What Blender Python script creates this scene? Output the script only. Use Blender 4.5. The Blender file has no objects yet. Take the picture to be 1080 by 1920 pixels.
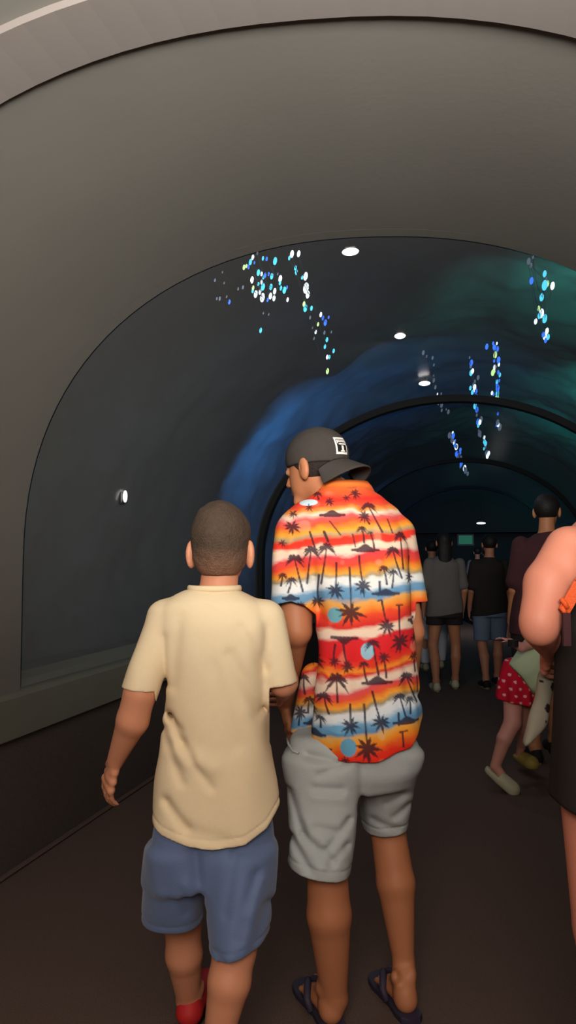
import bpy, math, random
import numpy as np
C = bpy.context.scene
COL = C.collection
PI = math.pi
random.seed(4)
rng = np.random.default_rng(7)

# ---------------------------------------------------------------- camera, world, light, exposure
F = 1450.0
YAW = math.atan(360.0 / F)
PIT = math.atan(88.0 / F)
H = 1.35
cd = bpy.data.cameras.new('camera'); cam = bpy.data.objects.new('camera', cd); COL.objects.link(cam)
cd.sensor_fit = 'VERTICAL'; cd.sensor_height = 36.0; cd.lens = 36.0 * F / 1920.0
cd.clip_start = 0.02; cd.clip_end = 200
cam.location = (0, 0, H)
cam.rotation_euler = (PI/2 + PIT, 0, YAW)
C.camera = cam

def at(px, py, Y):
    """pixel + forward distance -> point in the walking frame (x right, y forward, z up)"""
    u = (px - 540.0) / F; v = (py - 960.0) / F
    d = np.array([u, math.cos(PIT) + v*math.sin(PIT), math.sin(PIT) - v*math.cos(PIT)])
    d = d * (Y / d[1]); d[2] += H
    return d
def R(w, Y, py=1000):                       # half of a pixel width as metres
    v = (py - 960.0) / F
    return 0.5 * w / F * Y / (math.cos(PIT) + v*math.sin(PIT))
CY, SY = math.cos(YAW), math.sin(YAW)
def W(p):                                   # walking frame -> world
    return (p[0]*CY - p[1]*SY, p[0]*SY + p[1]*CY, p[2])

w = bpy.data.worlds.new('world'); C.world = w; w.use_nodes = True
w.node_tree.nodes['Background'].inputs[0].default_value = (0.55, 0.53, 0.5, 1)
w.node_tree.nodes['Background'].inputs[1].default_value = 0.03
def area(name, loc, target, size, power, color, sy=None, spread=PI):
    l = bpy.data.lights.new(name, 'AREA'); l.energy = power; l.color = color; l.size = size; l.spread = spread
    if sy: l.shape = 'RECTANGLE'; l.size_y = sy
    o = bpy.data.objects.new(name, l); COL.objects.link(o); o.location = loc
    from mathutils import Vector
    o.rotation_euler = (Vector(target) - Vector(loc)).to_track_quat('-Z', 'Y').to_euler()
    return o
def point(name, loc, power, color, r=0.1):
    l = bpy.data.lights.new(name, 'POINT'); l.energy = power; l.color = color; l.shadow_soft_size = r
    o = bpy.data.objects.new(name, l); COL.objects.link(o); o.location = loc
    return o
# lobby daylight falling in behind the viewer; fill and vault wash are added unseen
area('lobby_light', (0.1, -1.3, 2.35), (-0.3, 2.6, 0.95), 1.4, 68, (1.0, 0.88, 0.79), 0.9)
area('lobby_fill', (0.9, -1.0, 1.6), (0.2, 2.6, 1.1), 1.0, 6, (1.0, 0.74, 0.62), 1.2)
area('vault_wash', (0.25, -0.45, 1.95), (0.05, 1.2, 3.0), 0.9, 105, (0.96, 0.99, 0.96), 0.6, 1.9)
# unseen lights added in the tank for the blue and teal water glow
area('tank_blue_fill', (-2.35, 10.3, 2.1), (-2.6, 13.0, 3.3), 0.7, 60, (0.08, 0.36, 0.95), 0.7, 2.3)
point('tank_deep_blue_fill', (-2.6, 14.0, 1.8), 7, (0.10, 0.30, 1.0), 0.4)
point('tank_blue_ridge_fill', (-1.0, 12.0, 3.15), 8, (0.10, 0.35, 0.9), 0.3)
point('tank_blue_upper_fill', (-1.35, 8.0, 2.95), 6, (0.12, 0.38, 0.9), 0.4)
point('tank_blue_far_fill', (-1.5, 15.0, 2.85), 12, (0.06, 0.26, 0.95), 0.4)
area('tank_teal_fill', (1.45, 7.3, 3.1), (1.25, 9.0, 4.4), 0.5, 22, (0.10, 0.95, 0.74), 0.6, 1.7)
area('tank_teal_mid_fill', (1.6, 11.0, 2.9), (2.4, 13.0, 3.6), 0.5, 40, (0.05, 0.85, 0.66), 0.8, 1.7)
area('tank_teal_far_fill', (1.6, 15.0, 2.8), (2.1, 18.5, 3.8), 0.6, 18, (0.04, 0.8, 0.62), 0.8, 2.2)
point('tank_green_fill', (-2.8, 5.5, 1.0), 1.0, (0.3, 0.9, 0.55), 0.4)
C.view_settings.view_transform = 'Standard'; C.view_settings.look = 'None'
C.view_settings.gamma = 1; C.view_settings.use_curve_mapping = False
C.view_settings.exposure = 0.0
C.cycles.use_denoising = True
C.cycles.max_bounces = 8; C.cycles.transparent_max_bounces = 16
C.cycles.sample_clamp_indirect = 4

# ---------------------------------------------------------------- materials
def lin(c):
    c = np.asarray(c, dtype=float) / 255.0
    return np.where(c <= 0.04045, c/12.92, ((c + 0.055)/1.055)**2.4)
def mat(name, rgb, rough=0.7, noise=0.0, nscale=30, bump=0.0, bscale=60, metal=0, vcol=False, sss=0, emit=None, estr=0, spec=0.3, sheen=0, rgb2=None, coat=0):
    m = bpy.data.materials.new(name); m.use_nodes = True
    nt = m.node_tree; b = nt.nodes['Principled BSDF']; L = nt.links.new
    col = tuple(lin(rgb)) + (1,)
    b.inputs['Base Color'].default_value = col
    b.inputs['Roughness'].default_value = rough; b.inputs['Metallic'].default_value = metal
    b.inputs['Specular IOR Level'].default_value = spec
    if sheen: b.inputs['Sheen Weight'].default_value = sheen
    if coat: b.inputs['Coat Weight'].default_value = coat
    if emit is not None:
        b.inputs['Emission Color'].default_value = tuple(lin(emit)) + (1,); b.inputs['Emission Strength'].default_value = estr
    tc = nt.nodes.new('ShaderNodeTexCoord')
    src = None
    if vcol:
        a = nt.nodes.new('ShaderNodeVertexColor'); a.layer_name = 'Col'; src = a.outputs['Color']
    if noise or rgb2 is not None:
        n = nt.nodes.new('ShaderNodeTexNoise'); n.inputs['Scale'].default_value = nscale; n.inputs['Detail'].default_value = 6
        L(tc.outputs['Object'], n.inputs['Vector'])
        if rgb2 is not None:
            r = nt.nodes.new('ShaderNodeValToRGB'); L(n.outputs['Fac'], r.inputs['Fac'])
            r.color_ramp.elements[0].position = 0.38; r.color_ramp.elements[1].position = 0.62
            r.color_ramp.elements[0].color = col; r.color_ramp.elements[1].color = tuple(lin(rgb2)) + (1,)
            src = r.outputs['Color']
        else:
            mr = nt.nodes.new('ShaderNodeMapRange'); mr.inputs['To Min'].default_value = 1-noise; mr.inputs['To Max'].default_value = 1+noise
            L(n.outputs['Fac'], mr.inputs['Value'])
            mx = nt.nodes.new('ShaderNodeVectorMath'); mx.operation = 'MULTIPLY'
            if src is None: mx.inputs[0].default_value = col[:3]
            else: L(src, mx.inputs[0])
            L(mr.outputs['Result'], mx.inputs[1]); src = mx.outputs['Vector']
    if src is not None: L(src, b.inputs['Base Color'])
    if bump:
        n2 = nt.nodes.new('ShaderNodeTexNoise'); n2.inputs['Scale'].default_value = bscale; n2.inputs['Detail'].default_value = 5
        L(tc.outputs['Object'], n2.inputs['Vector'])
        bp = nt.nodes.new('ShaderNodeBump'); bp.inputs['Strength'].default_value = bump; bp.inputs['Distance'].default_value = 0.01
        L(n2.outputs['Fac'], bp.inputs['Height']); L(bp.outputs['Normal'], b.inputs['Normal'])
    return m
def glass_mat(name, tint, haze):
    m = bpy.data.materials.new(name); m.use_nodes = True; nt = m.node_tree; L = nt.links.new
    for n in list(nt.nodes): nt.nodes.remove(n)
    out = nt.nodes.new('ShaderNodeOutputMaterial'); tr = nt.nodes.new('ShaderNodeBsdfTransparent'); tr.inputs[0].default_value = tint + (1,)
    gl = nt.nodes.new('ShaderNodeBsdfGlossy'); gl.inputs['Roughness'].default_value = 0.22
    df = nt.nodes.new('ShaderNodeBsdfDiffuse'); df.inputs[0].default_value = (0.5, 0.47, 0.44, 1)  # diffuse share puts the pale flare veil into the panes
    lw = nt.nodes.new('ShaderNodeLayerWeight'); lw.inputs[0].default_value = 0.5
    pw = nt.nodes.new('ShaderNodeMath'); pw.operation = 'POWER'; pw.inputs[1].default_value = 5.0; L(lw.outputs['Facing'], pw.inputs[0])
    fr = nt.nodes.new('ShaderNodeMath'); fr.operation = 'MULTIPLY_ADD'; fr.inputs[1].default_value = 0.6; fr.inputs[2].default_value = 0.03; L(pw.outputs[0], fr.inputs[0])
    m1 = nt.nodes.new('ShaderNodeMixShader'); m2 = nt.nodes.new('ShaderNodeMixShader'); m1.inputs[0].default_value = haze
    L(tr.outputs[0], m1.inputs[1]); L(df.outputs[0], m1.inputs[2]); L(fr.outputs[0], m2.inputs[0])
    L(m1.outputs[0], m2.inputs[1]); L(gl.outputs[0], m2.inputs[2]); L(m2.outputs[0], out.inputs[0])
    return m
M = dict(
    vault=mat('vault_plaster', (112, 106, 98), 0.5, 0.10, 2.0, 0.04, 40, spec=0.4),
    vault_trim=mat('vault_trim_paint', (120, 110, 104), 0.45, 0.05, 3),
    acrylic=glass_mat('acrylic_panel', (0.90, 0.94, 0.95), 0.18),
    rib=mat('rib_black', (14, 14, 16), 0.8, 0.1, 20),
    carpet=mat('carpet_brown', (98, 80, 72), 0.95, 0.35, 160, 0.6, 260, spec=0.05),
    carpet_dark=mat('carpet_wall', (84, 74, 68), 0.95, 0.3, 120, 0.5, 220, spec=0.05),
    sill=mat('sill_grey', (104, 102, 90), 0.6, 0.08, 8, 0.1, 50),
    rock=mat('tank_rock', (70, 84, 88), 0.9, 0, 1.3, 0.35, 4, rgb2=(88, 102, 106), spec=0.2),
    dark=mat('dark_paint', (44, 40, 44), 0.8, 0.1, 5),
    skin_man=mat('skin_brown', (160, 104, 76), 0.55, vcol=True, noise=0.06, nscale=18, spec=0.35),
    skin=mat('skin_any', (200, 150, 120), 0.55, vcol=True, noise=0.05, nscale=16, spec=0.35),
    shirt=mat('printed_shirt_cloth', (240, 90, 40), 0.85, vcol=True, bump=0.12, bscale=300, spec=0.15),
    cream=mat('cream_cotton', (228, 205, 168), 0.9, 0.02, 60, 0.12, 400, spec=0.1),
    denim=mat('slate_blue_cloth', (92, 108, 142), 0.7, 0.08, 12, 0.15, 300, spec=0.3, sheen=0.2),
    grey_cloth=mat('pale_grey_cloth', (168, 172, 170), 0.85, 0.05, 20, 0.15, 350, spec=0.15),
    cap=mat('black_cap_cloth', (64, 58, 54), 0.9, 0.08, 40, 0.2, 400, spec=0.1),
    cap_under=mat('cap_under_cloth', (30, 27, 30), 0.9),
    white=mat('white_thread', (225, 215, 205), 0.7),
    blackp=mat('black_thread', (24, 20, 18), 0.8),
    hair=mat('dark_brown_hair', (58, 46, 38), 0.8, vcol=True, noise=0.35, nscale=140, bump=0.5, bscale=220, spec=0.3),
    hair_dark=mat('black_hair', (24, 19, 18), 0.6, 0.3, 80, 0.4, 120),
    sandal=mat('navy_rubber', (52, 46, 62), 0.6, 0.08, 30),
    sandal_tan=mat('tan_sole', (120, 112, 92), 0.7, 0.1, 40),
    red_shoe=mat('red_shoe', (190, 40, 40), 0.6, 0.1, 40),
    black_cloth=mat('black_cloth', (44, 39, 37), 0.9, 0.08, 30, 0.15, 200, spec=0.1),
    maroon=mat('maroon_cloth', (62, 30, 34), 0.9, 0.1, 20, 0.2, 200),
    orange=mat('orange_webbing', (214, 84, 34), 0.6, 0.12, 60, 0.3, 300),
    red_dot=mat('red_dotted_cloth', (200, 20, 40), 0.8, vcol=True, spec=0.2),
    mint=mat('mint_cotton', (176, 186, 150), 0.85, 0.04, 20, 0.15, 200),
    spotted=mat('spotted_plush', (120, 112, 96), 0.9, vcol=True, noise=0.08, nscale=40),
    croc=mat('cream_rubber', (176, 168, 140), 0.6, 0.05, 20),
    yellow_shoe=mat('yellow_rubber', (150, 128, 62), 0.6, 0.08, 20),
    grey_far=mat('dim_grey_cloth', (100, 94, 90), 0.9, 0.08, 20),
    dusk_blue=mat('faded_blue_cloth', (96, 108, 130), 0.9, 0.08, 20),
    pale=mat('pale_trousers_cloth', (200, 196, 205), 0.9, 0.06, 20),
    lamp_body=mat('lamp_body', (40, 40, 42), 0.4, metal=0.5),
    lamp_glow=mat('lamp_glow', (255, 250, 248), 0.5, emit=(255, 246, 244), estr=3.0),
    glint_white=mat('glint_white', (240, 250, 255), 0.5, emit=(235, 248, 255), estr=2.2),  # emissive colours for the water glints, not real lamps
    glint_blue=mat('glint_blue', (60, 120, 255), 0.5, emit=(60, 120, 255), estr=1.6),
    glint_cyan=mat('glint_cyan', (60, 210, 255), 0.5, emit=(90, 220, 255), estr=1.5),
    glint_lime=mat('glint_lime', (210, 255, 170), 0.5, emit=(210, 250, 160), estr=1.4),
    glint_dim=mat('glint_dim', (120, 130, 150), 0.5, emit=(110, 120, 140), estr=0.8),
    glint_link=mat('glint_link_mat', (40, 50, 62), 0.4),
    screen_green=mat('green_lit_panel', (30, 90, 70), 0.5, emit=(40, 110, 84), estr=0.5),
    screen_blue=mat('blue_lit_panel', (30, 60, 100), 0.5, emit=(46, 84, 130), estr=0.5),
)

# ---------------------------------------------------------------- object helpers
def link_mesh(name, V, Fc, m, parent=None, colors=None, smooth=True, mats=None, fmat=None):
    me = bpy.data.meshes.new(name)
    V = np.asarray(V, dtype=np.float32)
    if isinstance(Fc, np.ndarray) and Fc.ndim == 2:
        n = len(Fc); k = Fc.shape[1]
        me.vertices.add(len(V)); me.vertices.foreach_set('co', V.ravel())
        me.loops.add(n*k); me.loops.foreach_set('vertex_index', Fc.astype(np.int32).ravel())
        me.polygons.add(n); me.polygons.foreach_set('loop_start', np.arange(0, n*k, k, dtype=np.int32))
        me.polygons.foreach_set('loop_total', np.full(n, k, dtype=np.int32))
        me.update(calc_edges=True)
    else:
        me.from_pydata([tuple(map(float, v)) for v in V], [], [tuple(map(int, f)) for f in Fc])
    if smooth:
        me.polygons.foreach_set('use_smooth', np.ones(len(me.polygons), dtype=bool))
    me.materials.append(m)
    for x in (mats or []): me.materials.append(x)
    if fmat is not None: me.polygons.foreach_set('material_index', np.asarray(fmat, dtype=np.int32))
    if colors is not None:
        ca = me.color_attributes.new('Col', 'FLOAT_COLOR', 'POINT')
        c4 = np.ones((len(V), 4), dtype=np.float32); c4[:, :3] = colors
        ca.data.foreach_set('color', c4.ravel())
    me.update()
    o = bpy.data.objects.new(name, me); COL.objects.link(o)
    if parent is not None: o.parent = parent
    return o
def tag(o, label, cat, group=None):
    o['label'] = label; o['category'] = cat
    if group: o['group'] = group
    return o
def thing(name, label, cat, loc=(0, 0, 0), rz=0, group=None):
    o = bpy.data.objects.new(name, None); COL.objects.link(o); o.location = loc; o.rotation_euler = (0, 0, rz)
    o.empty_display_size = 0.1
    return tag(o, label, cat, group)
def struct(o): o['kind'] = 'structure'; return o
class MB:
    def __init__(s): s.v = []; s.f = []; s.m = []
    def add(s, V, Fc, mi=0):
        b = len(s.v); s.v += [tuple(map(float, v)) for v in V]; s.f += [tuple(b+i for i in f) for f in Fc]; s.m += [mi]*len(Fc)
    def box(s, c, d, mi=0, rot=None):
        V = [np.array([x*d[0]/2, y*d[1]/2, z*d[2]/2]) for x in (-1, 1) for y in (-1, 1) for z in (-1, 1)]
        if rot is not None: V = [rot @ v for v in V]
        s.add([v + np.array(c) for v in V], [(0,1,3,2), (4,6,7,5), (0,4,5,1), (2,3,7,6), (0,2,6,4), (1,5,7,3)], mi)
    def tube(s, P, r, n=10, mi=0, flat=None):
        P = [np.array(p, float) for p in P]; rings = []
        rr = r if hasattr(r, '__len__') else [r]*len(P)
        up0 = np.array([0.0, 0, 1])
        for i, p in enumerate(P):
            t = P[min(i+1, len(P)-1)] - P[max(i-1, 0)]; t /= np.linalg.norm(t) + 1e-9
            a = np.cross(t, up0 if abs(t[2]) < 0.95 else np.array([1.0, 0, 0])); a /= np.linalg.norm(a); b = np.cross(t, a)
            fa, fb = flat or (1, 1)
            rings.append([p + rr[i]*(fa*math.cos(2*PI*k/n)*a + fb*math.sin(2*PI*k/n)*b) for k in range(n)])
        V = [v for q in rings for v in q]; Fc = []
        for i in range(len(P)-1):
            for k in range(n): Fc.append((i*n+k, i*n+(k+1) % n, (i+1)*n+(k+1) % n, (i+1)*n+k))
        Fc.append(tuple(range(n-1, -1, -1))); Fc.append(tuple((len(P)-1)*n+k for k in range(n)))
        s.add(V, Fc, mi)
    def ball(s, c, r, nu=10, nv=7, mi=0, rot=None):
        r = np.array(r if hasattr(r, '__len__') else (r, r, r), float); V = []; Fc = []
        for j in range(nv+1):
            for i in range(nu):
                th = PI*j/nv; ph = 2*PI*i/nu
                v = r*np.array([math.sin(th)*math.cos(ph), math.sin(th)*math.sin(ph), math.cos(th)])
                V.append((rot @ v if rot is not None else v) + np.array(c))
        for j in range(nv):
            for i in range(nu): Fc.append((j*nu+i, (j+1)*nu+i, (j+1)*nu+(i+1) % nu, j*nu+(i+1) % nu))
        s.add(V, Fc, mi)
    def build(s, name, m, parent=None, smooth=False, mats=None):
        return link_mesh(name, s.v, s.f, m, parent, smooth=smooth, mats=mats, fmat=s.m if mats else None)

# ---------------------------------------------------------------- smooth-union bodies (distance fields turned into meshes)
def noise3(X, Y, Z, s, seed=0):
    g = np.random.default_rng(seed).standard_normal((16, 16, 16)).astype(np.float32)
    x, y, z = X*s, Y*s, Z*s
    xi, yi, zi = np.floor(x).astype(np.int32), np.floor(y).astype(np.int32), np.floor(z).astype(np.int32)
    fx, fy, fz = x-xi, y-yi, z-zi
    fx = fx*fx*(3-2*fx); fy = fy*fy*(3-2*fy); fz = fz*fz*(3-2*fz)
    o = 0
    for a in (0, 1):
        for b in (0, 1):
            for c in (0, 1):
                o = o + g[(xi+a) & 15, (yi+b) & 15, (zi+c) & 15] * (fx if a else 1-fx) * (fy if b else 1-fy) * (fz if c else 1-fz)
    return o
def smin(a, b, k):
    if k <= 0: return np.minimum(a, b)
    h = np.maximum(k - np.abs(a-b), 0)/k
    return np.minimum(a, b) - h*h*k*0.25
def smax(a, b, k): return -smin(-a, -b, k)
class Field:
    def __init__(s, lo, hi, h):
        s.lo = np.array(lo, float); s.h = h
        s.n = np.ceil((np.array(hi) - s.lo)/h).astype(int) + 1
        s.f = np.full(s.n, 1.0, dtype=np.float32)
        s.ax = [(s.lo[i] + h*np.arange(s.n[i])).astype(np.float32) for i in range(3)]
    def win(s, lo, hi):
        a = np.clip(np.floor((np.array(lo) - s.lo)/s.h).astype(int), 0, s.n); b = np.clip(np.ceil((np.array(hi) - s.lo)/s.h).astype(int)+1, 0, s.n)
        sl = tuple(slice(a[i], max(b[i], a[i])) for i in range(3))
        X, Y, Z = np.meshgrid(s.ax[0][sl[0]], s.ax[1][sl[1]], s.ax[2][sl[2]], indexing='ij', sparse=True)
        return sl, X, Y, Z
    def all(s): return np.meshgrid(*s.ax, indexing='ij', sparse=True)
    def put(s, sl, d, k, sub=False):
        if s.f[sl].size == 0: return
        d = np.broadcast_to(d, s.f[sl].shape)
        s.f[sl] = smax(s.f[sl], -d, k) if sub else smin(s.f[sl], d, k)
    def cone(s, a, b, ra, rb, k=0.02, flat=None, sub=False, pad=0.05):
        a = np.array(a, float); b = np.array(b, float); r = max(ra, rb) + pad
        sl, X, Y, Z = s.win(np.minimum(a, b) - r, np.maximum(a, b) + r)
        ab = b - a; L2 = float(ab @ ab) + 1e-12
        px, py, pz = X-a[0], Y-a[1], Z-a[2]
        k = k*0.55
        t = np.clip((px*ab[0] + py*ab[1] + pz*ab[2])/L2, 0, 1)
        qx, qy, qz = px - t*ab[0], py - t*ab[1], pz - t*ab[2]
        rr = ra + t*(rb-ra)
        if flat is not None:                      # flat = (axis, factor<1): thinner along axis
            wv = np.array(flat[0], float); wv /= np.linalg.norm(wv); c = qx*wv[0] + qy*wv[1] + qz*wv[2]
            q2 = qx*qx + qy*qy + qz*qz + c*c*(1/flat[1]**2 - 1)
            d = (np.sqrt(q2) - rr)*(0.5+0.5*flat[1])
        else: d = np.sqrt(qx*qx + qy*qy + qz*qz) - rr
        s.put(sl, d, k, sub)
    def ell(s, c, r, k=0.02, M3=None, sub=False):
        c = np.array(c, float); r = np.array(r, float); m = r.max() + 0.05
        sl, X, Y, Z = s.win(c - m, c + m)
        p = (X-c[0], Y-c[1], Z-c[2])
        if M3 is not None: p = tuple(p[0]*M3[0][i] + p[1]*M3[1][i] + p[2]*M3[2][i] for i in range(3))   # M3 columns = local axes
        k0 = np.sqrt((p[0]/r[0])**2 + (p[1]/r[1])**2 + (p[2]/r[2])**2) + 1e-6
        k1 = np.sqrt((p[0]/r[0]**2)**2 + (p[1]/r[1]**2)**2 + (p[2]/r[2]**2)**2) + 1e-6
        s.put(sl, k0*(k0-1)/k1, k, sub)
    def rings(s, rows, k=0.02, n=2.3, fold=None):
        """rows: (z, cx, cy, rx, ry), z descending or ascending"""
        rows = sorted(rows); A = np.array(rows, float); m = 0.06
        lo = [(A[:, 1]-A[:, 3]).min()-m, (A[:, 2]-A[:, 4]).min()-m, A[0, 0]-m]; hi = [(A[:, 1]+A[:, 3]).max()+m, (A[:, 2]+A[:, 4]).max()+m, A[-1, 0]+m]
        sl, X, Y, Z = s.win(lo, hi)
        z = Z[0, 0, :]
        def ip(c):                                  # smooth interpolation
            zz = np.clip(z, A[0, 0], A[-1, 0]); v = np.interp(zz, A[:, 0], A[:, c]); v1 = np.interp(np.clip(zz+0.012, A[0, 0], A[-1, 0]), A[:, 0], A[:, c]); v2 = np.interp(np.clip(zz-0.012, A[0, 0], A[-1, 0]), A[:, 0], A[:, c])
            return ((v+v1+v2)/3)[None, None, :].astype(np.float32)
        cx, cy, rx, ry = ip(1), ip(2), ip(3), ip(4)
        q = (np.abs((X-cx)/rx)**n + np.abs((Y-cy)/ry)**n)**(1.0/n)
        d = (q-1)*np.minimum(rx, ry)*(0.55+0.45*np.clip(np.abs(Y-cy)/(np.abs(X-cx)*ry/rx+np.abs(Y-cy)+1e-6), 0, 1)*1.0)
        d = smax(d, np.maximum(Z-A[-1, 0], A[0, 0]-Z), 0.02)
        s.put(sl, d, k)
    def cut(s, d, k=0.004): s.f = smax(s.f, np.broadcast_to(d, s.f.shape), k).astype(np.float32)
    def shell(s, t): s.f = np.maximum(s.f, -(s.f + t))
    def mesh(s):
        f = s.f.copy()
        f[0], f[-1] = 1, 1; f[:, 0] = 1; f[:, -1] = 1; f[:, :, 0] = 1; f[:, :, -1] = 1
        ins = f < 0; nx, ny, nz = f.shape
        cnt = np.zeros((nx-1, ny-1, nz-1), np.uint8)
        for a in (0, 1):
            for b in (0, 1):
                for c in (0, 1): cnt += ins[a:nx-1+a, b:ny-1+b, c:nz-1+c]
        act = (cnt > 0) & (cnt < 8); I, J, K = np.nonzero(act)
        idx = np.full(act.shape, -1, np.int32); idx[I, J, K] = np.arange(len(I))
        acc = np.zeros((len(I), 3)); num = np.zeros(len(I))
        cor = [(a, b, c) for a in (0, 1) for b in (0, 1) for c in (0, 1)]
        for p in cor:
            for ax in range(3):
                if p[ax]: continue
                q = list(p); q[ax] = 1
                fa = f[I+p[0], J+p[1], K+p[2]].astype(float); fb = f[I+q[0], J+q[1], K+q[2]].astype(float)
                m = (fa < 0) != (fb < 0); t = np.where(m, fa/(fa-fb+1e-20), 0)
                v = np.array(p, float)[None, :].repeat(len(I), 0); v[:, ax] += t
                acc += v*m[:, None]; num += m
        V = (np.stack([I, J, K], 1) + acc/num[:, None])*s.h + s.lo
        Q = []
        for ax in range(3):
            sl0 = [slice(1, -1)]*3; sl0[ax] = slice(0, -1); sl1 = list(sl0); sl1[ax] = slice(1, None)
            A_, B_ = ins[tuple(sl0)], ins[tuple(sl1)]
            e = np.nonzero(A_ != B_); flip = A_[e]
            ii = [e[0] + (0 if ax == 0 else 1), e[1] + (0 if ax == 1 else 1), e[2] + (0 if ax == 2 else 1)]
            u, v = (ax+1) % 3, (ax+2) % 3
            def g(du, dv):
                j = [a.copy() for a in ii]; j[u] = j[u]+du; j[v] = j[v]+dv
                return idx[j[0], j[1], j[2]]
            q = np.stack([g(-1, -1), g(0, -1), g(0, 0), g(-1, 0)], 1)
            q[~flip] = q[~flip][:, ::-1]; Q.append(q)
        Q = np.concatenate(Q); Q = Q[(Q >= 0).all(1)]
        # one light smoothing pass
        for _ in range(1):
            S = np.zeros_like(V); N = np.zeros(len(V))
            for a in range(4):
                np.add.at(S, Q[:, a], V[Q[:, (a+1) % 4]]); np.add.at(N, Q[:, a], 1)
                np.add.at(S, Q[:, a], V[Q[:, (a+3) % 4]]); np.add.at(N, Q[:, a], 1)
            V = V*0.5 + 0.5*S/np.maximum(N, 1)[:, None]
        return V, Q
def unit(v): v = np.array(v, float); return v/np.linalg.norm(v)
def frame(fwd, up=(0, 0, 1)):
    f = unit(fwd); r = unit(np.cross(f, up)); u = np.cross(r, f)
    return np.stack([r, f, u], 1)               # columns: right, forward, up

def head(F_, c, Rm, s=1.0, neck=None, nr=0.055, ez=-0.004, es=1.15):
    g = lambda x, y, z: np.array(c) + Rm @ (np.array([x, y, z])*s)
    F_.ell(g(0, -0.012, 0.03), np.array([.074, .094, .088])*s, 0.02, Rm)
    F_.ell(g(0, 0.028, -0.035), np.array([.057, .062, .072])*s, 0.03, Rm)
    F_.cone(g(-0.02, 0.06, -0.092), g(0.02, 0.06, -0.092), .02*s, .02*s, 0.03)
    F_.cone(g(-0.025, 0.075, 0.03), g(0.025, 0.075, 0.03), .014*s, .014*s, 0.02)
    for q in (-1, 1): F_.ell(g(q*0.031, 0.100, 0.008), np.array([.018, .016, .014])*s, 0.012, Rm, sub=True)
    for q in (-1, 1):
        F_.cone(g(q*0.031, 0.0765, 0.008), g(q*0.031, 0.077, 0.008), .0125*s, .0125*s, 0.003)
        F_.ell(g(q*0.082, -0.014, ez), np.array([.011, .021, .033])*s*es, 0.008, Rm @ np.array([[1, -q*.35, 0], [q*.35, 1, 0], [0, 0, 1.0]]))
        F_.ell(g(q*0.091, 0.0, ez+.004), np.array([.006, .009, .017])*s, 0.004, Rm, sub=True)
        F_.cone(g(q*0.008, 0.098, -0.030), g(q*0.011, 0.096, -0.031), .007*s, .007*s, 0.008)
    F_.cone(g(0, 0.088, 0.012), g(0, 0.106, -0.026), .008*s, .011*s, 0.014)
    F_.cone(g(-0.016, 0.084, -0.054), g(0.016, 0.084, -0.054), .006*s, .006*s, 0.010)
    F_.cone(g(-0.014, 0.083, -0.064), g(0.014, 0.083, -0.064), .007*s, .007*s, 0.008)
    if neck is not None: F_.cone(g(0, -0.018, -0.055), neck, nr*s, nr*1.12*s, 0.025)
def head_color(V, col, c, Rm, s=1.0):
    P = (V - np.array(c)) @ Rm / s
    m = (np.abs(P[:, 0]) < 0.024) & (np.abs(P[:, 2]+0.059) < 0.011) & (P[:, 1] > 0.078); col[m] = lin((150, 78, 70))
    for q in (-1, 1):
        d = np.sqrt((P[:, 0]-q*0.031)**2 + (P[:, 2]-0.008)**2)
        m = (d < 0.010) & (P[:, 1] > 0.07); col[m] = lin((215, 205, 198)); m = (d < 0.0055) & (P[:, 1] > 0.07); col[m] = lin((36, 24, 20))
        m = (np.abs(P[:, 0]-q*0.033) < 0.018) & (np.abs(P[:, 2]-0.032) < 0.004) & (P[:, 1] > 0.06); col[m] = lin((30, 22, 18))
def hand(F_, wrist, d, pn, thumb_side, s=1.0, curl=0.5, spread=0.12):
    """wrist point, direction of the hand, palm normal, side the thumb leaves (a vector)"""
    d = unit(d); pn = unit(np.array(pn) - d*np.dot(pn, d)); side = np.cross(d, pn)
    if np.dot(side, thumb_side) < 0: side = -side
    w_ = np.array(wrist, float)
    for t, wd in ((0.03, .6), (.055, .85), (.08, 1.0)):
        F_.cone(w_ + d*t*s - side*0.026*wd*s, w_ + d*t*s + side*0.026*wd*s, .0145*s, .0145*s, 0.012, (pn, .85))
    F_.cone(w_, w_ + d*.05*s, .022*s, .02*s, 0.015, (pn, .8))
    L = (0.062, 0.074, 0.070, 0.055)
    for i in range(4):
        o = (0.030 - 0.020*i)
        b = w_ + d*(0.090 - 0.004*abs(i-1))*s + side*o*s
        dd = unit(d + side*(1.5-i)*spread*0.6); r = 0.0088*s*(0.88 if i == 3 else 1)
        a = curl*(0.7 + 0.15*i)
        for j, fr in enumerate((.45, .31, .24)):
            a_ = a*(j+1)*0.75
            nd = unit(dd*math.cos(a_) + pn*math.sin(a_))
            e = b + nd*L[i]*fr*s
            F_.cone(b, e, r*(1-.08*j), r*(1-.08*(j+1)), 0.003); b = e
    b = w_ + d*0.025*s + side*0.026*s
    for j, (l, rr) in enumerate(((.042, .0125), (.030, .0098), (.024, .0088))):
        nd = unit(d*(.65+.12*j) + side*(.62-.22*j) + pn*(.25+.2*j)); e = b + nd*l*s
        F_.cone(b, e, rr*s, rr*.92*s, 0.006); b = e
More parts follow.
